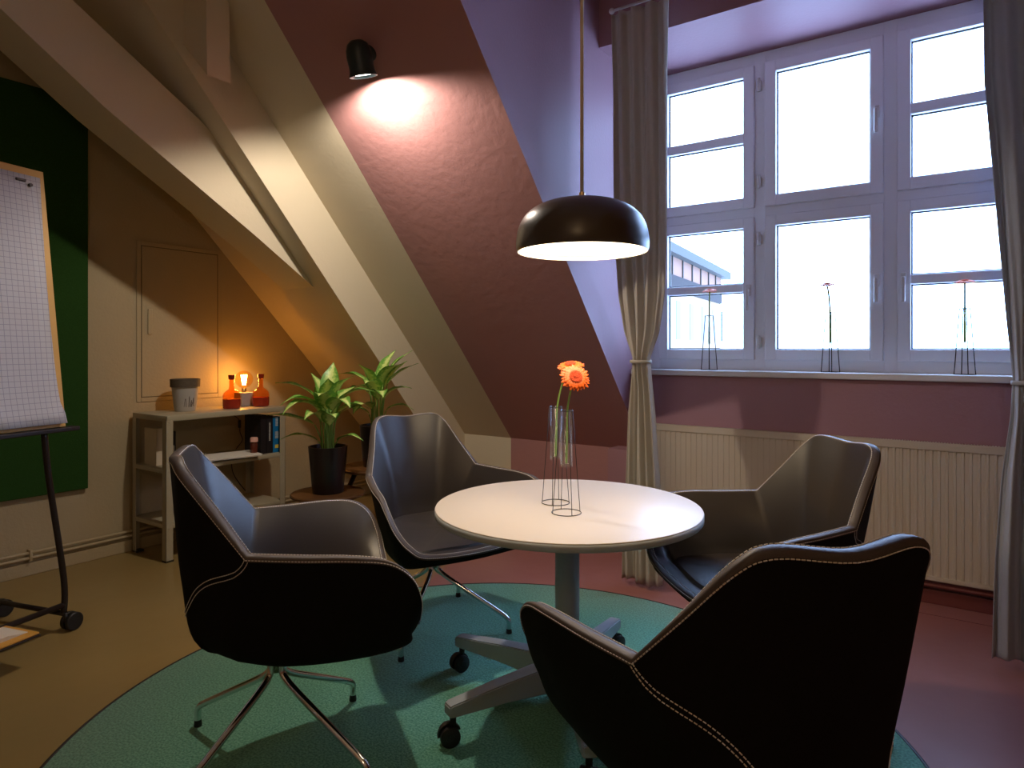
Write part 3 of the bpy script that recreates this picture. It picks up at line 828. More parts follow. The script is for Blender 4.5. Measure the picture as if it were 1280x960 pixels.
dep = lambda p: -p.x * S_ + p.y * C_
def at_depth(px, py, d):
    r = ray(px, py); return Vector((r[0] * d, r[1] * d, CAMH + r[2] * d))
toc = Vector((S_, -C_, 0))
h1_ = at_depth(713, 455.5, dep(v1)); h2_ = at_depth(719.5, 471, dep(v2))
_, f = flower_vase((v1.x, v1.y, ZT), h1_, Vector((.1, -.35, 1)) , 'wire-stand glass tube vase standing further back on the table, left one', 'wire vases on the table', seed=1, hr=.052)
tag(f, 'orange gerbera tilted away, in the rear vase on the table', 'flower', 'gerberas on the table')
_, f = flower_vase((v2.x, v2.y, ZT), h2_, toc * .8 + Vector((.1, .05, .55)), 'wire-stand glass tube vase nearest the camera on the table', 'wire vases on the table', seed=2, hr=.055, rz=.9)
tag(f, 'orange gerbera open towards the camera, in the front vase on the table', 'flower', 'gerberas on the table')
ZS = 1.1872
for i, (bx, hx, hy, lab, lf) in enumerate(((886.5, 887, 362.5, 'wire vase on the window sill, left of three, in front of the barred pane', 'orange gerbera in the left vase on the window sill'),
                               (1038, 1034, 355, 'wire vase on the window sill below the middle pane', 'orange gerbera with a bent stem in the middle vase on the sill'),
                               (1206, 1206, 351, 'wire vase on the window sill beside the right curtain', 'orange gerbera in the right vase on the window sill'))):
    p = atY(bx, 460, 4.105); h = atY(hx, hy, 4.105)
    _, f = flower_vase((p.x, p.y, ZS), h, Vector((0, -.22, 1)), lab, 'wire vases on the sill', hr=.046, rb=.048, seed=5 + i, H=.345, tube_b=.155, water=.24, sr=1.4, wr=2.2)
    tag(f, lf, 'flower', 'gerberas on the sill')

# ================================================================== PENDANT LAMP
LZ = 2.33
lc = at_depth(727.5, 315, LZ); lr = 82.3 / FPX * LZ
zt_l = at_depth(727, 249, LZ).z - lc.z
pend = empty('pendant_lamp', lc); tag(pend, 'black dome pendant lamp glowing on a long cord above the table', 'pendant lamp')
bm = bmesh.new(); hgt = zt_l
prof = [(lr * .985, 0), (lr, .012), (lr * 1.0, hgt * .22), (lr * .965, hgt * .45), (lr * .87, hgt * .67), (lr * .70, hgt * .84), (lr * .45, hgt * .95), (lr * .2, hgt * .99), (.012, hgt)]
prof = [(max(p[0], 0), p[1]) for p in catmull(prof, 4)]
t_ = .0025
inner = [(max(r - t_, .008), z - t_ * .6 if z > .02 else z) for r, z in prof][::-1]
lathe(bm, prof + [(0, hgt)], 96); sh = link('lamp_shade', bm, M['lampblack'], pend, smooth=True)
bm = bmesh.new(); lathe(bm, [(lr * .985, 0)] + inner[::-1] + [(0, hgt - .004)], 96)
bmesh.ops.reverse_faces(bm, faces=bm.faces[:]); link('shade_lining', bm, M['lampinner'], sh, smooth=True)
bm = bmesh.new(); lathe(bm, [(0, .018), (lr * .95, .018), (lr * .965, .022), (lr * .96, .030), (0, .030)], 80); link('diffuser', bm, M['diffuser'], pend)
bm = bmesh.new(); lathe(bm, [(0, hgt), (.011, hgt), (.011, hgt + .022), (.004, hgt + .028), (0, hgt + .028)], 20); auto(link('cord_grip', bm, M['brass'], pend))
bm = bmesh.new(); ztop = min(zroof(lc.y), ZDORM if lc.x > XC else 9, ZCEIL)
tube(bm, [(0, 0, hgt + .02), (0, 0, ztop - lc.z)], .0066, 10); link('cord', bm, M['cord'], pend)
bm = bmesh.new(); lathe(bm, [(0, 0), (.05, 0), (.05, -.02), (.01, -.03), (0, -.03)], 24, (0, 0, ztop - lc.z - .001)); link('ceiling_rose', bm, M['lampblack'], pend)

# ================================================================== WALL SPOT on the slope
# local frame on the roof plane: n points into the room
rn = Vector((0, -MS, -1)).normalized()
def on_roof(px, py):
    r = ray(px, py); t = (ZK + MS * YK - CAMH) / (r[2] + MS * r[1]); return Vector((r[0] * t, r[1] * t, CAMH + r[2] * t))
sp = on_roof(462, 66)
spot = empty('wall_spot', sp); tag(spot, 'small dark spotlight on the mauve slope, lighting the wall below it', 'spotlight')
bm = bmesh.new()
q = rn.to_track_quat('Z', 'Y').to_matrix().to_4x4()
lathe(bm, [(0, 0), (.040, 0), (.040, .016), (.034, .022), (0, .022)], 32); bmesh.ops.transform(bm, matrix=q, verts=bm.verts[:]); auto(link('mount', bm, M['teallamp'], spot))
bm = bmesh.new(); tube(bm, [rn * .018, rn * .075], .012, 14); link('arm', bm, M['teallamp'], spot)
dirn = (Vector((-.04, .32, -1))).normalized()
q2 = dirn.to_track_quat('Z', 'Y').to_matrix().to_4x4()
hc = rn * .084
bm = bmesh.new()
lathe(bm, [(0, -.090), (.030, -.086), (.050, -.070), (.061, -.042), (.064, -.010), (.061, .03), (.062, .055), (.070, .080), (.067, .080), (.055, .055), (0, .055)], 40)
bmesh.ops.transform(bm, matrix=Matrix.Translation(hc) @ q2, verts=bm.verts[:]); hd_ = auto(link('lamp_head', bm, M['teallamp'], spot), 50)
bm = bmesh.new(); lathe(bm, [(0, .062), (.060, .064), (.060, .066), (0, .066)], 32); bmesh.ops.transform(bm, matrix=Matrix.Translation(hc) @ q2, verts=bm.verts[:]); link('lens', bm, M['spotface'], hd_)

# ================================================================== GREEN PANEL
pz0, pz1 = .458, 2.85; py1 = atX(110, 400, XG + .03).y
bm = bmesh.new(); box(bm, (XG, .15, pz0), (XG + .035, py1, pz1), .004)
tag(link('acoustic_panel', bm, M['green_board']), 'tall dark green felt panel on the gable wall behind the flip chart', 'wall panel')

# ================================================================== SHELF UNIT
SX0, SX1, SY0, SY1, SH = -4.47, -4.055, 2.125, 2.985, .906
shelf = empty('shelf_unit', ((SX0 + SX1) / 2, (SY0 + SY1) / 2, 0)); tag(shelf, 'low cream metal shelf unit against the gable wall', 'shelf')
hx, hy = (SX1 - SX0) / 2, (SY1 - SY0) / 2
def tray(z, name, t=.034):
    bm = bmesh.new(); box(bm, (-hx + .004, -hy + .004, z - .008), (hx - .004, hy - .004, z), .003)
    for lo, hi in (((-hx, -hy, z - t), (-hx + .012, hy, z)), ((hx - .012, -hy, z - t), (hx, hy, z)), ((-hx, -hy, z - t), (hx, -hy + .012, z)), ((-hx, hy - .012, z - t), (hx, hy, z))):
        box(bm, lo, hi, .0045)
    return auto(link(name, bm, M['shelf'], shelf), 30)
tray(SH, 'top_shelf', .036); tray(.575, 'shelf_board', .028); tray(.235, 'shelf_board', .028)
for sx in (-1, 1):
    for sy in (-1, 1):
        bm = bmesh.new(); x0 = sx * (hx + .001); y0 = sy * (hy + .001)
        box(bm, (min(x0, x0 - sx * .004), min(y0, y0 - sy * .045), 0), (max(x0, x0 - sx * .004), max(y0, y0 - sy * .045), SH - .03), .001)
        box(bm, (min(x0, x0 - sx * .045), min(y0, y0 - sy * .004), 0), (max(x0, x0 - sx * .045), max(y0, y0 - sy * .004), SH - .03), .001)
        pst = link('post', bm, M['shelf'], shelf)
        bm = bmesh.new(); box(bm, (min(x0, x0 - sx * .05) , min(y0, y0 - sy * .05), 0), (max(x0, x0 - sx * .05), max(y0, y0 - sy * .05), .014), .002); link('foot', bm, M['rubber'], pst)
        for z in (.21, .56, .865):
            bm = bmesh.new(); tube(bm, [(x0 - sx * .001, y0 - sy * .022, z), (x0 + sx * .003, y0 - sy * .022, z)], .006, 8)
            link('bolt', bm, M['shelf'], pst)

def lathe_thing(name, prof, m, loc, seg=40, parent=None, ang=40):
    bm = bmesh.new(); lathe(bm, prof, seg); return auto(link(name, bm, m, parent, loc), ang)
# pot on top
p = atX(231.5, 490, -4.30)
pot = empty('flower_pot', (p.x, p.y, SH + .0005)); tag(pot, 'whitewashed flower pot with a dark rim on the left of the shelf top', 'pot')
PR = 17.3 / FPX * dep(p)
lathe_thing('pot_body', [(0, 0), (PR * .70, 0), (PR * .72, .004), (PR * .90, .165), (PR * .84, .165), (PR * .66, .02), (0, .02)], M['potwhite'], None, parent=pot)
lathe_thing('pot_rim', [(PR * .90, .160), (PR * .98, .160), (PR, .212), (PR * .93, .214), (PR * .85, .160)], M['potrim'], None, parent=pot)
lathe_thing('soil', [(0, .19), (PR * .88, .19)], M['soil'], None, parent=pot)
bm = bmesh.new()
cd = Vector((S_, -C_, 0)); ct = Vector((C_, S_, 0))
def onpot(a, z):
    r = PR * (.71 + .18 * z / .165) + .0012; d = (-Vector((p.x, p.y, 0)).normalized()); t = Vector((-d.y, d.x, 0))
    return (d * math.cos(a) + t * math.sin(a)) * r + Vector((0, 0, z))
for k, (a0, pts_) in enumerate(((0, [(-.15, .03), (-.02, .085), (.05, .03)]), (.25, [(0, .03), (.03, .10), (.09, .05), (.1, .03)]), (.42, [(0, .03), (.07, .075), (.1, .03), (.18, .06)]), (.62, [(0, .05), (.05, .09), (.1, .04), (.18, .035)]))):
    tube(bm, [onpot(a0 + a + .05, z) for a, z in catmull(pts_, 6)], .0016, 6)
link('script_lettering', bm, M['ink'], pot)
# two red bottles
def bottle(px, X, lab):
    q = atX(px, 500, X); root = empty('bottle', (q.x, q.y, SH + .0005)); tag(root, lab, 'bottle', 'red glass bottles on the shelf top')
    lathe_thing('lower_glass', [(0, 0), (.049, 0), (.056, .006), (.058, .03), (.058, .066), (0, .066)], M['amber_dark'], None, parent=root)
    lathe_thing('upper_glass', [(.058, .066), (.058, .090), (.052, .108), (.036, .124), (.020, .134), (.0165, .150), (.0165, .205), (.0145, .205), (.0145, .150), (.017, .134), (.034, .121), (.05, .104), (.0555, .088), (.0555, .067)], M['amber'], None, parent=root)
    lathe_thing('bottle_mouth', [(.0165, .200), (.021, .205), (.023, .232), (.017, .232), (.0145, .200)], M['amber_dark'], None, parent=root)
bottle(289.5, -4.20, 'red glass bottle left of the glowing bulb'); bottle(326, -4.20, 'red glass bottle right of the glowing bulb')
q = atX(305, 500, -4.325)
bl = empty('bulb_lamp', (q.x, q.y, SH + .0005)); tag(bl, 'glowing globe bulb on a small grey cube, between the two bottles', 'table lamp')
bm = bmesh.new(); box(bm, (-.05, -.05, 0), (.05, .05, .098), .005); link('cube_base', bm, M['cube'], bl)
lathe_thing('socket', [(0, .098), (.017, .098), (.017, .118), (.013, .128), (0, .128)], M['brass'], None, parent=bl)
R0 = .0625; zc = .128 + R0 + .002
pr_ = [(.013, .122), (.016, .132)] + [(R0 * math.sin(a), zc - R0 * math.cos(a)) for a in np.linspace(.35, math.pi, 20)]
lathe_thing('glass_bulb', pr_, M['bulbglass'], None, parent=bl, ang=180)
bm = bmesh.new()
for k in range(8):
    a = 2 * math.pi * k / 8; a2 = a + math.pi / 8
    tube(bm, [(.010 * math.cos(a), .010 * math.sin(a), .150), (.021 * math.cos(a2), .021 * math.sin(a2), .225)], .0012, 5)
    tube(bm, [(.021 * math.cos(a2), .021 * math.sin(a2), .225), (.010 * math.cos(a + math.pi / 4), .010 * math.sin(a + math.pi / 4), .150)], .0012, 5)
link('filament', bm, M['filament'], bl)
bm = bmesh.new(); rx, ry = bl.location.x, bl.location.y
def rel(px, py, X): v = atX(px, py, X); return (v.x - rx, v.y - ry, v.z - SH)
tube(bm, catmull([(-.05, 0, .012), (-.10, -.01, .009), (SX0 - .014 - rx, -.01, .006), (SX0 - .018 - rx, -.02, -.05)] + [rel(*q_, -4.488) for q_ in ((299, 525), (300, 540), (303, 550), (296, 560), (290, 572), (291, 590), (300, 605), (311, 618))], 6), .0032, 8)
link('power_cord', bm, M['cablem'], bl)
bm = bmesh.new(); v = rel(299.5, 530, -4.480); box(bm, (v[0] - .008, v[1] - .010, v[2] - .030), (v[0] + .008, v[1] + .010, v[2] + .030), .005); link('cord_switch', bm, M['cablem'], bl)
# books on the middle shelf (spines towards the room)
ZM = .5755
def book(px0, px1, ztop, m, lab, lines=None):
    X = -4.10; a, b = atX(px0, 545, X).y, atX(px1, 545, X).y; h = atX((px0 + px1) / 2, ztop, X).z - ZM
    root = empty('book', (X, (a + b) / 2, ZM)); w = (b - a) / 2 - .0006; tag(root, lab, 'book', 'books on the middle shelf')
    bm = bmesh.new()
    box(bm, (-.004, -w, 0), (0, w, h), .001); box(bm, (-.19, -w, 0), (-.002, -w + .0025, h)); box(bm, (-.19, w - .0025, 0), (-.002, w, h)); link('cover', bm, m, root)
    bm = bmesh.new(); box(bm, (-.184, -w + .0025, .004), (-.005, w - .0025, h - .005)); link('pages', bm, M['book_pages'], root)
    if lines:
        bm = bmesh.new(); ym = 0
        for (z0, z1, hw, st) in lines:
            zz = z0
            while zz < z1:
                dz = st * random.uniform(.5, .9); box(bm, (.0, -w * hw, zz), (.0006, w * hw, min(zz + dz * .6, z1))); zz += dz
        link('spine_print', bm, M['foil'], root)
    return root, w, h
book(325.8, 333, 519, M['book_black'], 'black book at the left end of the row, without spine lettering')
book(333.3, 341, 519.5, M['book_black'], 'narrow black book with pale spine lettering next to the blue one', [(.09, .22, .25, .012)])
rt_, w, h = book(341.3, 350.5, 521, M['book_blue'], 'bright blue book at the right end of the row', [(.10, .15, .5, .009), (.19, .25, .35, .012)])
bm = bmesh.new(); box(bm, (0, -w * .5, .03), (.0006, w * .5, .055), .0); link('spine_mark', bm, M['foily'], rt_)
# jar and little pieces in front of the books
jy = atX(320, 560, -4.07).y
j = empty('jar', (-4.085 + .0, jy, ZM)); j.location.x = -4.078; tag(j, 'small brown glass jar with a pink cap before the black books', 'jar')
lathe_thing('jar_body', [(0, 0), (.022, 0), (.024, .006), (.024, .085), (.016, .10), (0, .10)], M['amberjar'], None, parent=j)
lathe_thing('jar_cap', [(.020, .098), (.026, .10), (.026, .124), (.022, .13), (0, .13)], M['pink'], None, parent=j)
for o_ in (j,): o_.location.x = -4.066 - .012; o_.location.y = jy - .01
# stack of papers hanging over the shelf edge
pa, pb = atZ(252, 575, ZM + .02), atZ(322, 570, ZM + .02)
stk = [(-4.19, 2.44, .10, .15, .15, 'lower sheet of paper lying on the middle shelf'), (-4.13, 2.60, .12, .17, -.22, 'upper printed sheets jutting over the front of the middle shelf')]
zz = ZM + .001
for (x, y, a, b, rz, lab) in stk:
    bm = bmesh.new()
    for k in range(4):
        dx, dy = random.uniform(-.006, .006), random.uniform(-.006, .006); box(bm, (-a + dx, -b + dy, k * .003), (a + dx, b + dy, k * .003 + .0025))
    o = link('paper_stack', bm, M['paper'], None, (x, y, zz)); o.rotation_euler = (0, 0, rz); tag(o, lab, 'papers'); zz += .0125
# box and dark frame at the left end
bm = bmesh.new(); box(bm, (-.15, -.04, 0), (.0, .04, .235), .003)
o = link('file_box', bm, M['cardbox'], None, (-4.24, 2.20, ZM)); tag(o, 'cream file box at the left end of the middle shelf', 'file box')
fr_ = empty('picture_frame', (-4.175, 2.235, ZM)); tag(fr_, 'dark-edged card leaning beside the cream file box', 'picture frame')
bm = bmesh.new(); box(bm, (-.05, -.006, 0), (.03, .0, .22), .001); o = link('frame', bm, M['cablem'], fr_); o.rotation_euler = (0, 0, .0)
bm = bmesh.new(); box(bm, (-.04, .0, .012), (.02, .001, .208)); link('card', bm, M['paper'], fr_)
bm = bmesh.new(); box(bm, (-.042, -.0072, .012), (.022, -.006, .13)); link('mat_card', bm, M['paper'], fr_)

# ================================================================== PLANT TABLES AND PLANTS
def stool(loc, r, h, rz, label, m_top, r_foot, nl=3):
    root = empty('side_table', (*loc, 0), rz); tag(root, label, 'side table', 'round plant tables')
    bm = bmesh.new(); lathe(bm, [(0, h), (r - .006, h), (r, h - .006), (r, h - .016), (r - .012, h - .024), (0, h - .024)], 64); auto(link('table_top', bm, m_top, root))
    for k in range(nl):
        a = 2 * math.pi * k / nl; d = Vector((math.cos(a), math.sin(a), 0))
        bm = bmesh.new(); tube(bm, [d * (r * .55) + Vector((0, 0, h - .022)), d * (r_foot) ], [.017, .012], 12); link('leg', bm, M['blackwood'], root)
    bm = bmesh.new()
    for k in range(nl):
        a = 2 * math.pi * k / nl; f = (h - .12) / h; rr = r * .55 + (r_foot - r * .55) * f
        tube(bm, [Vector((0, 0, .12)), Vector((math.cos(a) * rr, math.sin(a) * rr, .12))], .009, 8)
    link('stretcher', bm, M['blackwood'], root)
s1 = at_depth(410, 615, 4.08); s2 = at_depth(471, 582, 4.36)
H1, H2 = s1.z, s2.z
stool((s1.x, s1.y), .224, H1, math.radians(20), 'low round brown side table carrying the front plant', M['darkwood'], .20)
stool((s2.x, s2.y), .235, H2, math.radians(-20), 'taller round brown side table carrying the rear plant, half hidden by an armchair', M['darkwood'], .36)
def leaf(bm, uvl, base, d, L, W, droop, twist=0.0, up=.8):
    """arching lanceolate blade; d horizontal direction"""
    d = Vector(d).normalized(); P = []; n = 12; p = Vector(base); ang = up
    step = L / n
    for i in range(n + 1):
        P.append((p.copy(), ang)); p = p + (d * math.cos(ang) + Vector((0, 0, 1)) * math.sin(ang)) * step; ang -= droop / n
    side = Vector((-d.y, d.x, 0)); rows = []
    for i, (q, a) in enumerate(P):
        t = i / n; w = W * (math.sin(math.pi * min(1, t * .96 + .04) ** .75)) * (1 - .25 * t) if t > .0 else W * .06
        w = max(w, W * .02 if t < .99 else .0005)
        nrm = (-d * math.sin(a) + Vector((0, 0, 1)) * math.cos(a)); s2_ = (side * math.cos(twist) + nrm * math.sin(twist)).normalized(); wav = .05 * W * math.sin(t * 14)
        row = []
        for k, (f, l) in enumerate(((-1, .28), (-.5, .10), (0, 0), (.5, .10), (1, .28))):
            row.append((bm.verts.new(q + s2_ * w * f + nrm * (w * l + (wav if abs(f) == 1 else 0))), abs(f), t))
        rows.append(row)
    for a_, b_ in zip(rows, rows[1:]):
        for k in range(4):
            vs = (a_[k], a_[k + 1], b_[k + 1], b_[k]); f = bm.faces.new([v[0] for v in vs]); f.smooth = True
            for lp, v in zip(f.loops, vs): lp[uvl].uv = (v[1], v[2])
def plant(name, loc, potr, poth, label, cat, leaves, potlabel):
    pr = empty('planter', loc); tag(pr, potlabel, 'planter', 'black planters on the side tables')
    bm = bmesh.new(); lathe(bm, [(0, 0), (potr * .78, 0), (potr * .80, .006), (potr * .98, poth - .03), (potr, poth), (potr - .010, poth), (potr - .014, poth - .03), (0, poth - .03)], 48); auto(link('pot', bm, M['pot_black'], pr))
    bm = bmesh.new(); lathe(bm, [(0, poth - .022), (potr * .6, poth - .024), (potr - .013, poth - .028)], 24); link('soil', bm, M['soil'], pr)
    root = empty(name, (loc[0], loc[1], loc[2] + poth - .03)); tag(root, label, cat, 'variegated plants by the gable wall')
    bm = bmesh.new(); uvl = bm.loops.layers.uv.new('UVMap'); st = bmesh.new()
    for (px, py, dd, L, W, droop, upa, tw) in leaves:
        # leaf base: pixel relative direction handled by azimuth dd (radians), stem length py
        a = dd; dv = Vector((math.cos(a), math.sin(a), 0))
        b0 = Vector((dv.x * .035, dv.y * .035, 0)); b1 = Vector((dv.x * px, dv.y * px, py))
        tube(st, catmull([b0, b0.lerp(b1, .5) - dv * px * .15, b1], 5), [.0045] * 6 + [.0038] * 5, 7)
        leaf(bm, uvl, b1, dv, L, W * 1.5, droop, tw, upa)
    o = link('foliage', bm, M['leaf'], root); link('stems', st, M['stem'], root)
    return root
A = YAW   # lateral direction to the image right = angle A
rnd = random.Random(11)
PI_ = math.pi
lv1 = [(.08, .33, A + PI_, .27, .040, .9, .75, .2), (.03, .33, A + PI_ / 2, .24, .044, .6, 1.4, 0), (.03, .31, A - .3, .22, .044, 1.0, 1.25, 0),
 (.06, .29, A + .1, .27, .042, 1.5, .95, 0), (.05, .26, A - 1.5, .26, .048, 1.7, 1.2, .1), (.06, .26, A + PI_ + .5, .26, .045, 1.9, 1.0, 0),
 (.06, .24, A - 2.4, .28, .045, 2.2, 1.0, 0), (.05, .25, A - .8, .26, .045, 2.1, 1.1, 0), (.08, .16, A + PI_ + .1, .30, .036, .5, .45, .3),
 (.06, .06, A + PI_ + .1, .24, .030, 1.2, .6, .2), (.06, .06, A - .1, .18, .032, 1.5, .7, 0), (.04, .22, A + 2.2, .27, .045, 1.2, 1.3, 0),
 (.04, .22, A + 1.0, .27, .045, 1.2, 1.25, 0), (.05, .18, A - 1.9, .22, .042, 2.0, 1.1, 0), (.04, .16, A - 1.1, .22, .042, 1.8, 1.15, 0),
 (.03, .28, A + PI_ - .7, .26, .045, .9, 1.3, .3), (.05, .20, A + .5, .24, .045, 1.7, 1.0, 0), (.03, .30, A - 1.3, .18, .042, .8, 1.4, .2)]
plant('potted_plant', (s1.x, s1.y, H1 + .0005), .118, atZ(410, 0, 0) and .285, 'leafy plant with yellow-green variegated blades, the nearer of two beside the shelf', 'plant', lv1, 'black tapered planter on the low side table')
lv2 = [(.05, .34, A + .2, .26, .036, .5, 1.0, .1), (.07, .30, A, .25, .038, .6, .85, 0), (.03, .32, A + .9, .25, .04, .7, 1.3, 0), (.04, .30, A - .6, .24, .042, 1.2, 1.15, 0),
 (.05, .28, A + PI_, .26, .045, 1.4, .95, 0), (.05, .22, A + PI_ - .5, .24, .038, 1.9, .9, 0), (.05, .20, A - 1.2, .22, .042, 1.9, 1.0, 0), (.06, .14, A - 2.0, .22, .042, 2.0, .8, 0),
 (.06, .12, A + .1, .20, .032, 1.5, .7, 0), (.05, .10, A + PI_ + .3, .20, .032, 1.6, .8, 0), (.04, .24, A - 1.7, .22, .045, 1.8, 1.2, 0), (.04, .22, A + 1.8, .25, .04, 1.2, 1.25, 0),
 (.04, .26, A + .5, .26, .036, .7, 1.15, .2), (.05, .20, A - .2, .22, .038, 1.3, .95, 0), (.03, .28, A + PI_ + .9, .2, .04, .9, 1.3, 0)]
plant('potted_plant', (s2.x, s2.y, H2 + .0005), .112, .27, 'leafy variegated plant further back, rising behind the top of the armchair', 'plant', lv2, 'black planter on the taller side table')

# ================================================================== FLIP CHART
P0 = Vector((-3.47, 1.38, 0)); dy_ = Vector((-.27, .963, 0)).normalized(); nx_ = Vector((.963, .27, 0)).normalized()
az = math.atan2(dy_.y, dy_.x)          # local +X runs along the board, towards the right in the picture
fc = empty('flip_chart', P0, az); tag(fc, 'mobile flip chart with squared paper and black frame at the left edge', 'flip chart')
# local axes: x along board (right), y = away from the viewer (towards gable), z up
bm = bmesh.new(); box(bm, (-.86, -.022, .936), (.02, .035, .956), .004); link('pen_tray', bm, M['easel_metal'], fc)
lean = .143 / 1.16
def brd(lo, hi, m, name, parent=fc, bev=.002, y0=.0):
    bm = bmesh.new(); box(bm, lo, hi, bev)
    for v in bm.verts: v.co.y += (v.co.z) * lean; v.co.z += .958
    o = link(name, bm, m, parent); return o
bd = brd((-.80, .006, 0), (-.030, .022, 1.20), M['easel_board'], 'board')
bm = bmesh.new(); NP = 24; g = []
for j in range(NP + 1):
    z = .018 + (1.165 - .018) * j / NP; row = []
    for i in range(13):
        x = -.79 + (.79 - .052) * i / 12
        curl = .022 * max(0, (1 - j / 5)) ** 2 + .010 * math.sin(j / NP * math.pi) * (i / 12) ** 3
        sx = -.020 * math.sin(math.pi * j / NP) * (i / 12) if i > 6 else 0
        row.append(bm.verts.new((x + sx + (.012 if i == 12 and j < 2 else 0), .004 + z * lean - curl - .001, z + .958)))
    g.append(row)
for a_, b_ in zip(g, g[1:]):
    for i in range(12): bm.faces.new((a_[i], a_[i + 1], b_[i + 1], b_[i])).smooth = True
pp = link('paper_pad', bm, M['gridpaper'], fc); md = pp.modifiers.new('s', 'SOLIDIFY'); md.thickness = .002; md.offset = 1
bm = bmesh.new()
for xx in (-.145, -.66):
    box(bm, (xx - .022, .004 + 1.135 * lean - .012, .958 + 1.13), (xx + .022, .004 + 1.135 * lean, .958 + 1.142), .003)
    tube(bm, [(xx + .04, 1.12 * lean + .0, .958 + 1.12), (xx + .04, 1.12 * lean - .012, .958 + 1.12)], .008, 10)
link('paper_clip', bm, M['easel_metal'], fc)
for xx, x2 in ((-.128, -.036), (-.70, -.78)):
    bm = bmesh.new(); tube(bm, catmull([(xx, .012, .94), (xx * .75 + x2 * .25, .012, .72), (x2 - (.0 if xx > -.3 else 0), .012, .25), (x2, .012, .09)], 6), .0135, 14); link('leg', bm, M['easel_metal'], fc)
    bm = bmesh.new(); tube(bm, [(x2, .0, .085), (x2, .50, .085)], .012, 12); ft = link('foot_bar', bm, M['easel_metal'], fc)
    for yy in (.0, .47):
        cb = bmesh.new(); c = Vector((x2 + .03, yy, .042))
        for sg in (-1, 1):
            a1, a2 = c + Vector((0, sg * .006, 0)), c + Vector((0, sg * .026, 0)); tube(cb, [a1, a1.lerp(a2, .2), a1.lerp(a2, .8), a2], [.038, .0415, .0415, .037], 28)
        tube(cb, [(x2, yy, .09), (x2, yy, .05), tuple(c)], .009, 8)
        link('castor', cb, M['rubber'], ft)
bm = bmesh.new(); tube(bm, [(-.78, .012, .125), (-.036, .012, .125)], .013, 12); link('cross_bar', bm, M['easel_metal'], fc)
bm = bmesh.new(); box(bm, (-.77, -.21, .121), (-.30, .012, .1278), .002); link('base_shelf', bm, M['easel_metal'], fc)
bm = bmesh.new(); box(bm, (-.76, -.20, .128), (-.30, .0, .136), .002); o = link('folder', bm, M['folder'], None); o.matrix_world = Matrix.Translation(P0) @ Matrix.Rotation(az, 4, 'Z'); tag(o, 'orange cardboard folder lying at the foot of the flip chart', 'folder')
bm = bmesh.new()
for k in range(5): box(bm, (-.74 + k * .004, -.16, .1365 + k * .0035), (-.32 - .018 * k, -.01, .1365 + k * .0035 + .0022))
o = link('paper_stack', bm, M['paper_edge'], None); o.matrix_world = Matrix.Translation(P0) @ Matrix.Rotation(az, 4, 'Z'); tag(o, 'loose sheets on the orange folder below the flip chart', 'papers')

# ================================================================== BUILDING OUTSIDE
E1, E2 = at_depth(836, 301, 18.0), at_depth(913, 343, 25.74)
dv = (E2 - E1); dv.z = 0; Lb = dv.length; dv.normalize(); nb = Vector((dv.y, -dv.x, 0))     # facing +X
bld = empty('building', (E1.x, E1.y, -6)); tag(bld, 'pale building with a pink upper band seen through the left window pane', 'building')
def bquad(name, a0, a1, z0, z1, off, depth, m):
    bm = bmesh.new(); o_ = Vector((0, 0, 0)) + nb * off
    prism(bm, [o_ + dv * a0 + Vector((0, 0, z0 + 6)), o_ + dv * a1 + Vector((0, 0, z0 + 6)), o_ + dv * a1 + Vector((0, 0, z1 + 6)), o_ + dv * a0 + Vector((0, 0, z1 + 6))], nb * -depth)
    return link(name, bm, m, bld)
ze = E1.z
a0b, a1b = -6.0, Lb
bquad('lower_wall', a0b, a1b - .5, -6, ze - 1.2, -.28, 6, M['bld_white'])
bquad('brick_band', a0b, a1b - .5, ze - 1.22, ze - .78, -.22, 5, M['bld_brick'])
bquad('upper_wall', a0b, a1b - .5, ze - .80, ze - .2, -.25, 5, M['bld_wall'])
bquad('roof', a0b, a1b + .1, ze - .24, ze + .03, .0, 6.5, M['bld_roof'])
for k in range(9):
    a = a0b + 1 + k * 1.7
    bquad('window', a, a + .55, 1.6, ze - 1.5, -.27, .05, M['bld_glass'])
    bquad('window', a, a + .55, -.8, 1.0, -.27, .05, M['bld_glass'])
for k in range(12): bquad('downpipe', a0b + k * 1.2, a0b + k * 1.2 + .05, ze - .78, ze - .22, -.21, .05, M['bld_roof'])

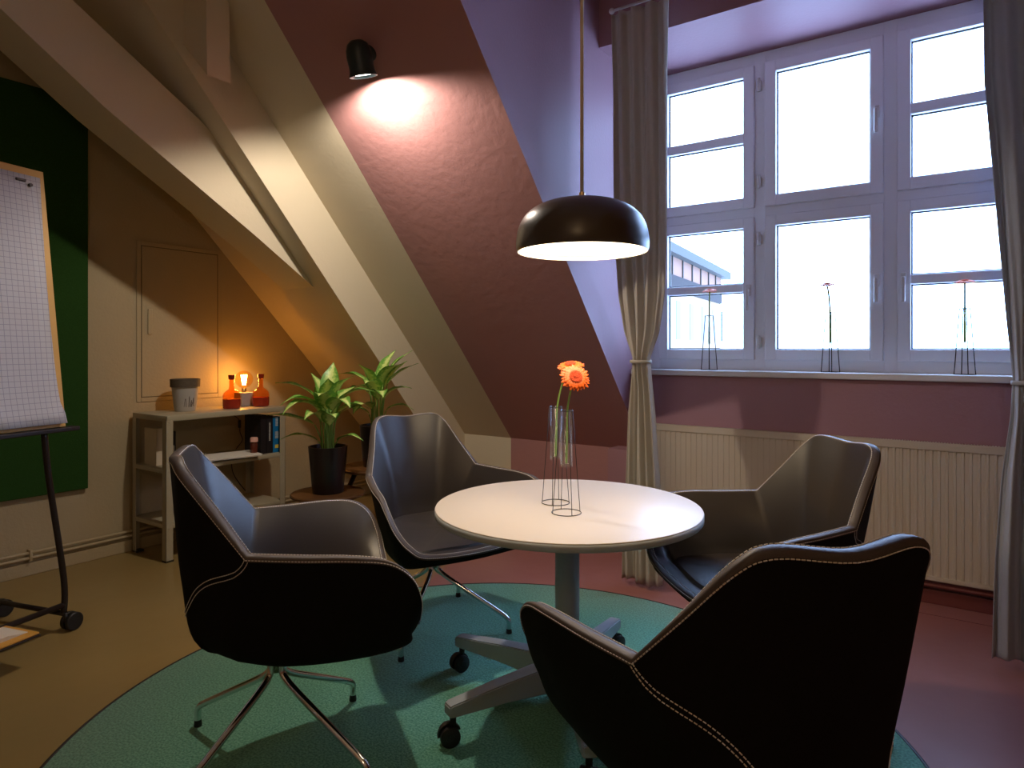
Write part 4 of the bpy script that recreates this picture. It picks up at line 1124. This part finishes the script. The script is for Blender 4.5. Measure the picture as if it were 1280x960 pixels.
# ================================================================== LIGHTS
def area(name, loc, target, size, power, color, shape='DISK', spread=math.pi):
    l = bpy.data.lights.new(name, 'AREA'); l.shape = shape; l.size = size; l.energy = power; l.color = color; l.spread = spread
    o = bpy.data.objects.new(name, l); col.objects.link(o); o.location = loc
    d = Vector(target) - Vector(loc); o.rotation_euler = d.to_track_quat('-Z', 'Y').to_euler(); return o
def spotl(name, loc, target, power, color, ang, blend, r):
    l = bpy.data.lights.new(name, 'SPOT'); l.energy = power; l.color = color; l.spot_size = math.radians(ang); l.spot_blend = blend; l.shadow_soft_size = r
    o = bpy.data.objects.new(name, l); col.objects.link(o); o.location = loc
    d = Vector(target) - Vector(loc); o.rotation_euler = d.to_track_quat('-Z', 'Y').to_euler(); return o
def pointl(name, loc, power, color, r):
    l = bpy.data.lights.new(name, 'POINT'); l.energy = power; l.color = color; l.shadow_soft_size = r
    o = bpy.data.objects.new(name, l); col.objects.link(o); o.location = loc; return o
area('pendant_light', lc + Vector((0, 0, .014)), lc - Vector((0, 0, 1)), lr * 1.7, 8, (1, .76, .50))
sh_loc = sp + hc + dirn * .082
spotl('spot_light', sh_loc, sh_loc + dirn, 78, (1, .88, .74), 172, .35, .03)
pointl('bulb_light', bl.location + Vector((0, 0, zc)), 2.8, (1, .46, .10), .03)

gl = empty('fill_lamp', (.3, -1.5, 2.75)); tag(gl, 'warm glass globe lamp added for fill, unseen behind the camera', 'fill lamp')  # lamp added for warm fill, hung out of view behind the camera
bm = bmesh.new(); lathe(bm, [(0, .80), (.05, .80), (.05, .77), (.006, .76), (.006, .16), (.05, .15), (.05, .13), (0, .13)], 24); auto(link('stem', bm, M['lampblack'], gl))
bm = bmesh.new(); bmesh.ops.create_uvsphere(bm, u_segments=32, v_segments=16, radius=.14); link('globe', bm, emis('fill_globe_glow', (1, .68, .38), 38), gl, smooth=True)
w = bpy.data.worlds.new('sky'); sc.world = w; w.use_nodes = True
bg = w.node_tree.nodes['Background']; bg.inputs[0].default_value = (.37, .57, 1, 1); bg.inputs[1].default_value = 15.0

# ================================================================== CAMERA
cam = bpy.data.cameras.new('camera'); co = bpy.data.objects.new('camera', cam); col.objects.link(co); sc.camera = co
co.location = (0, 0, CAMH); co.rotation_euler = (math.radians(90), 0, YAW)
cam.sensor_fit = 'HORIZONTAL'; cam.sensor_width = 36; cam.lens = FPX / 1280 * 36
cam.shift_y = -(480 - CY) / 1280; cam.clip_start = .02; cam.clip_end = 200
sc.view_settings.view_transform = 'Standard'; sc.view_settings.look = 'None'; sc.view_settings.gamma = 1; sc.view_settings.exposure = 0
try: sc.view_settings.use_curve_mapping = False
except Exception: pass
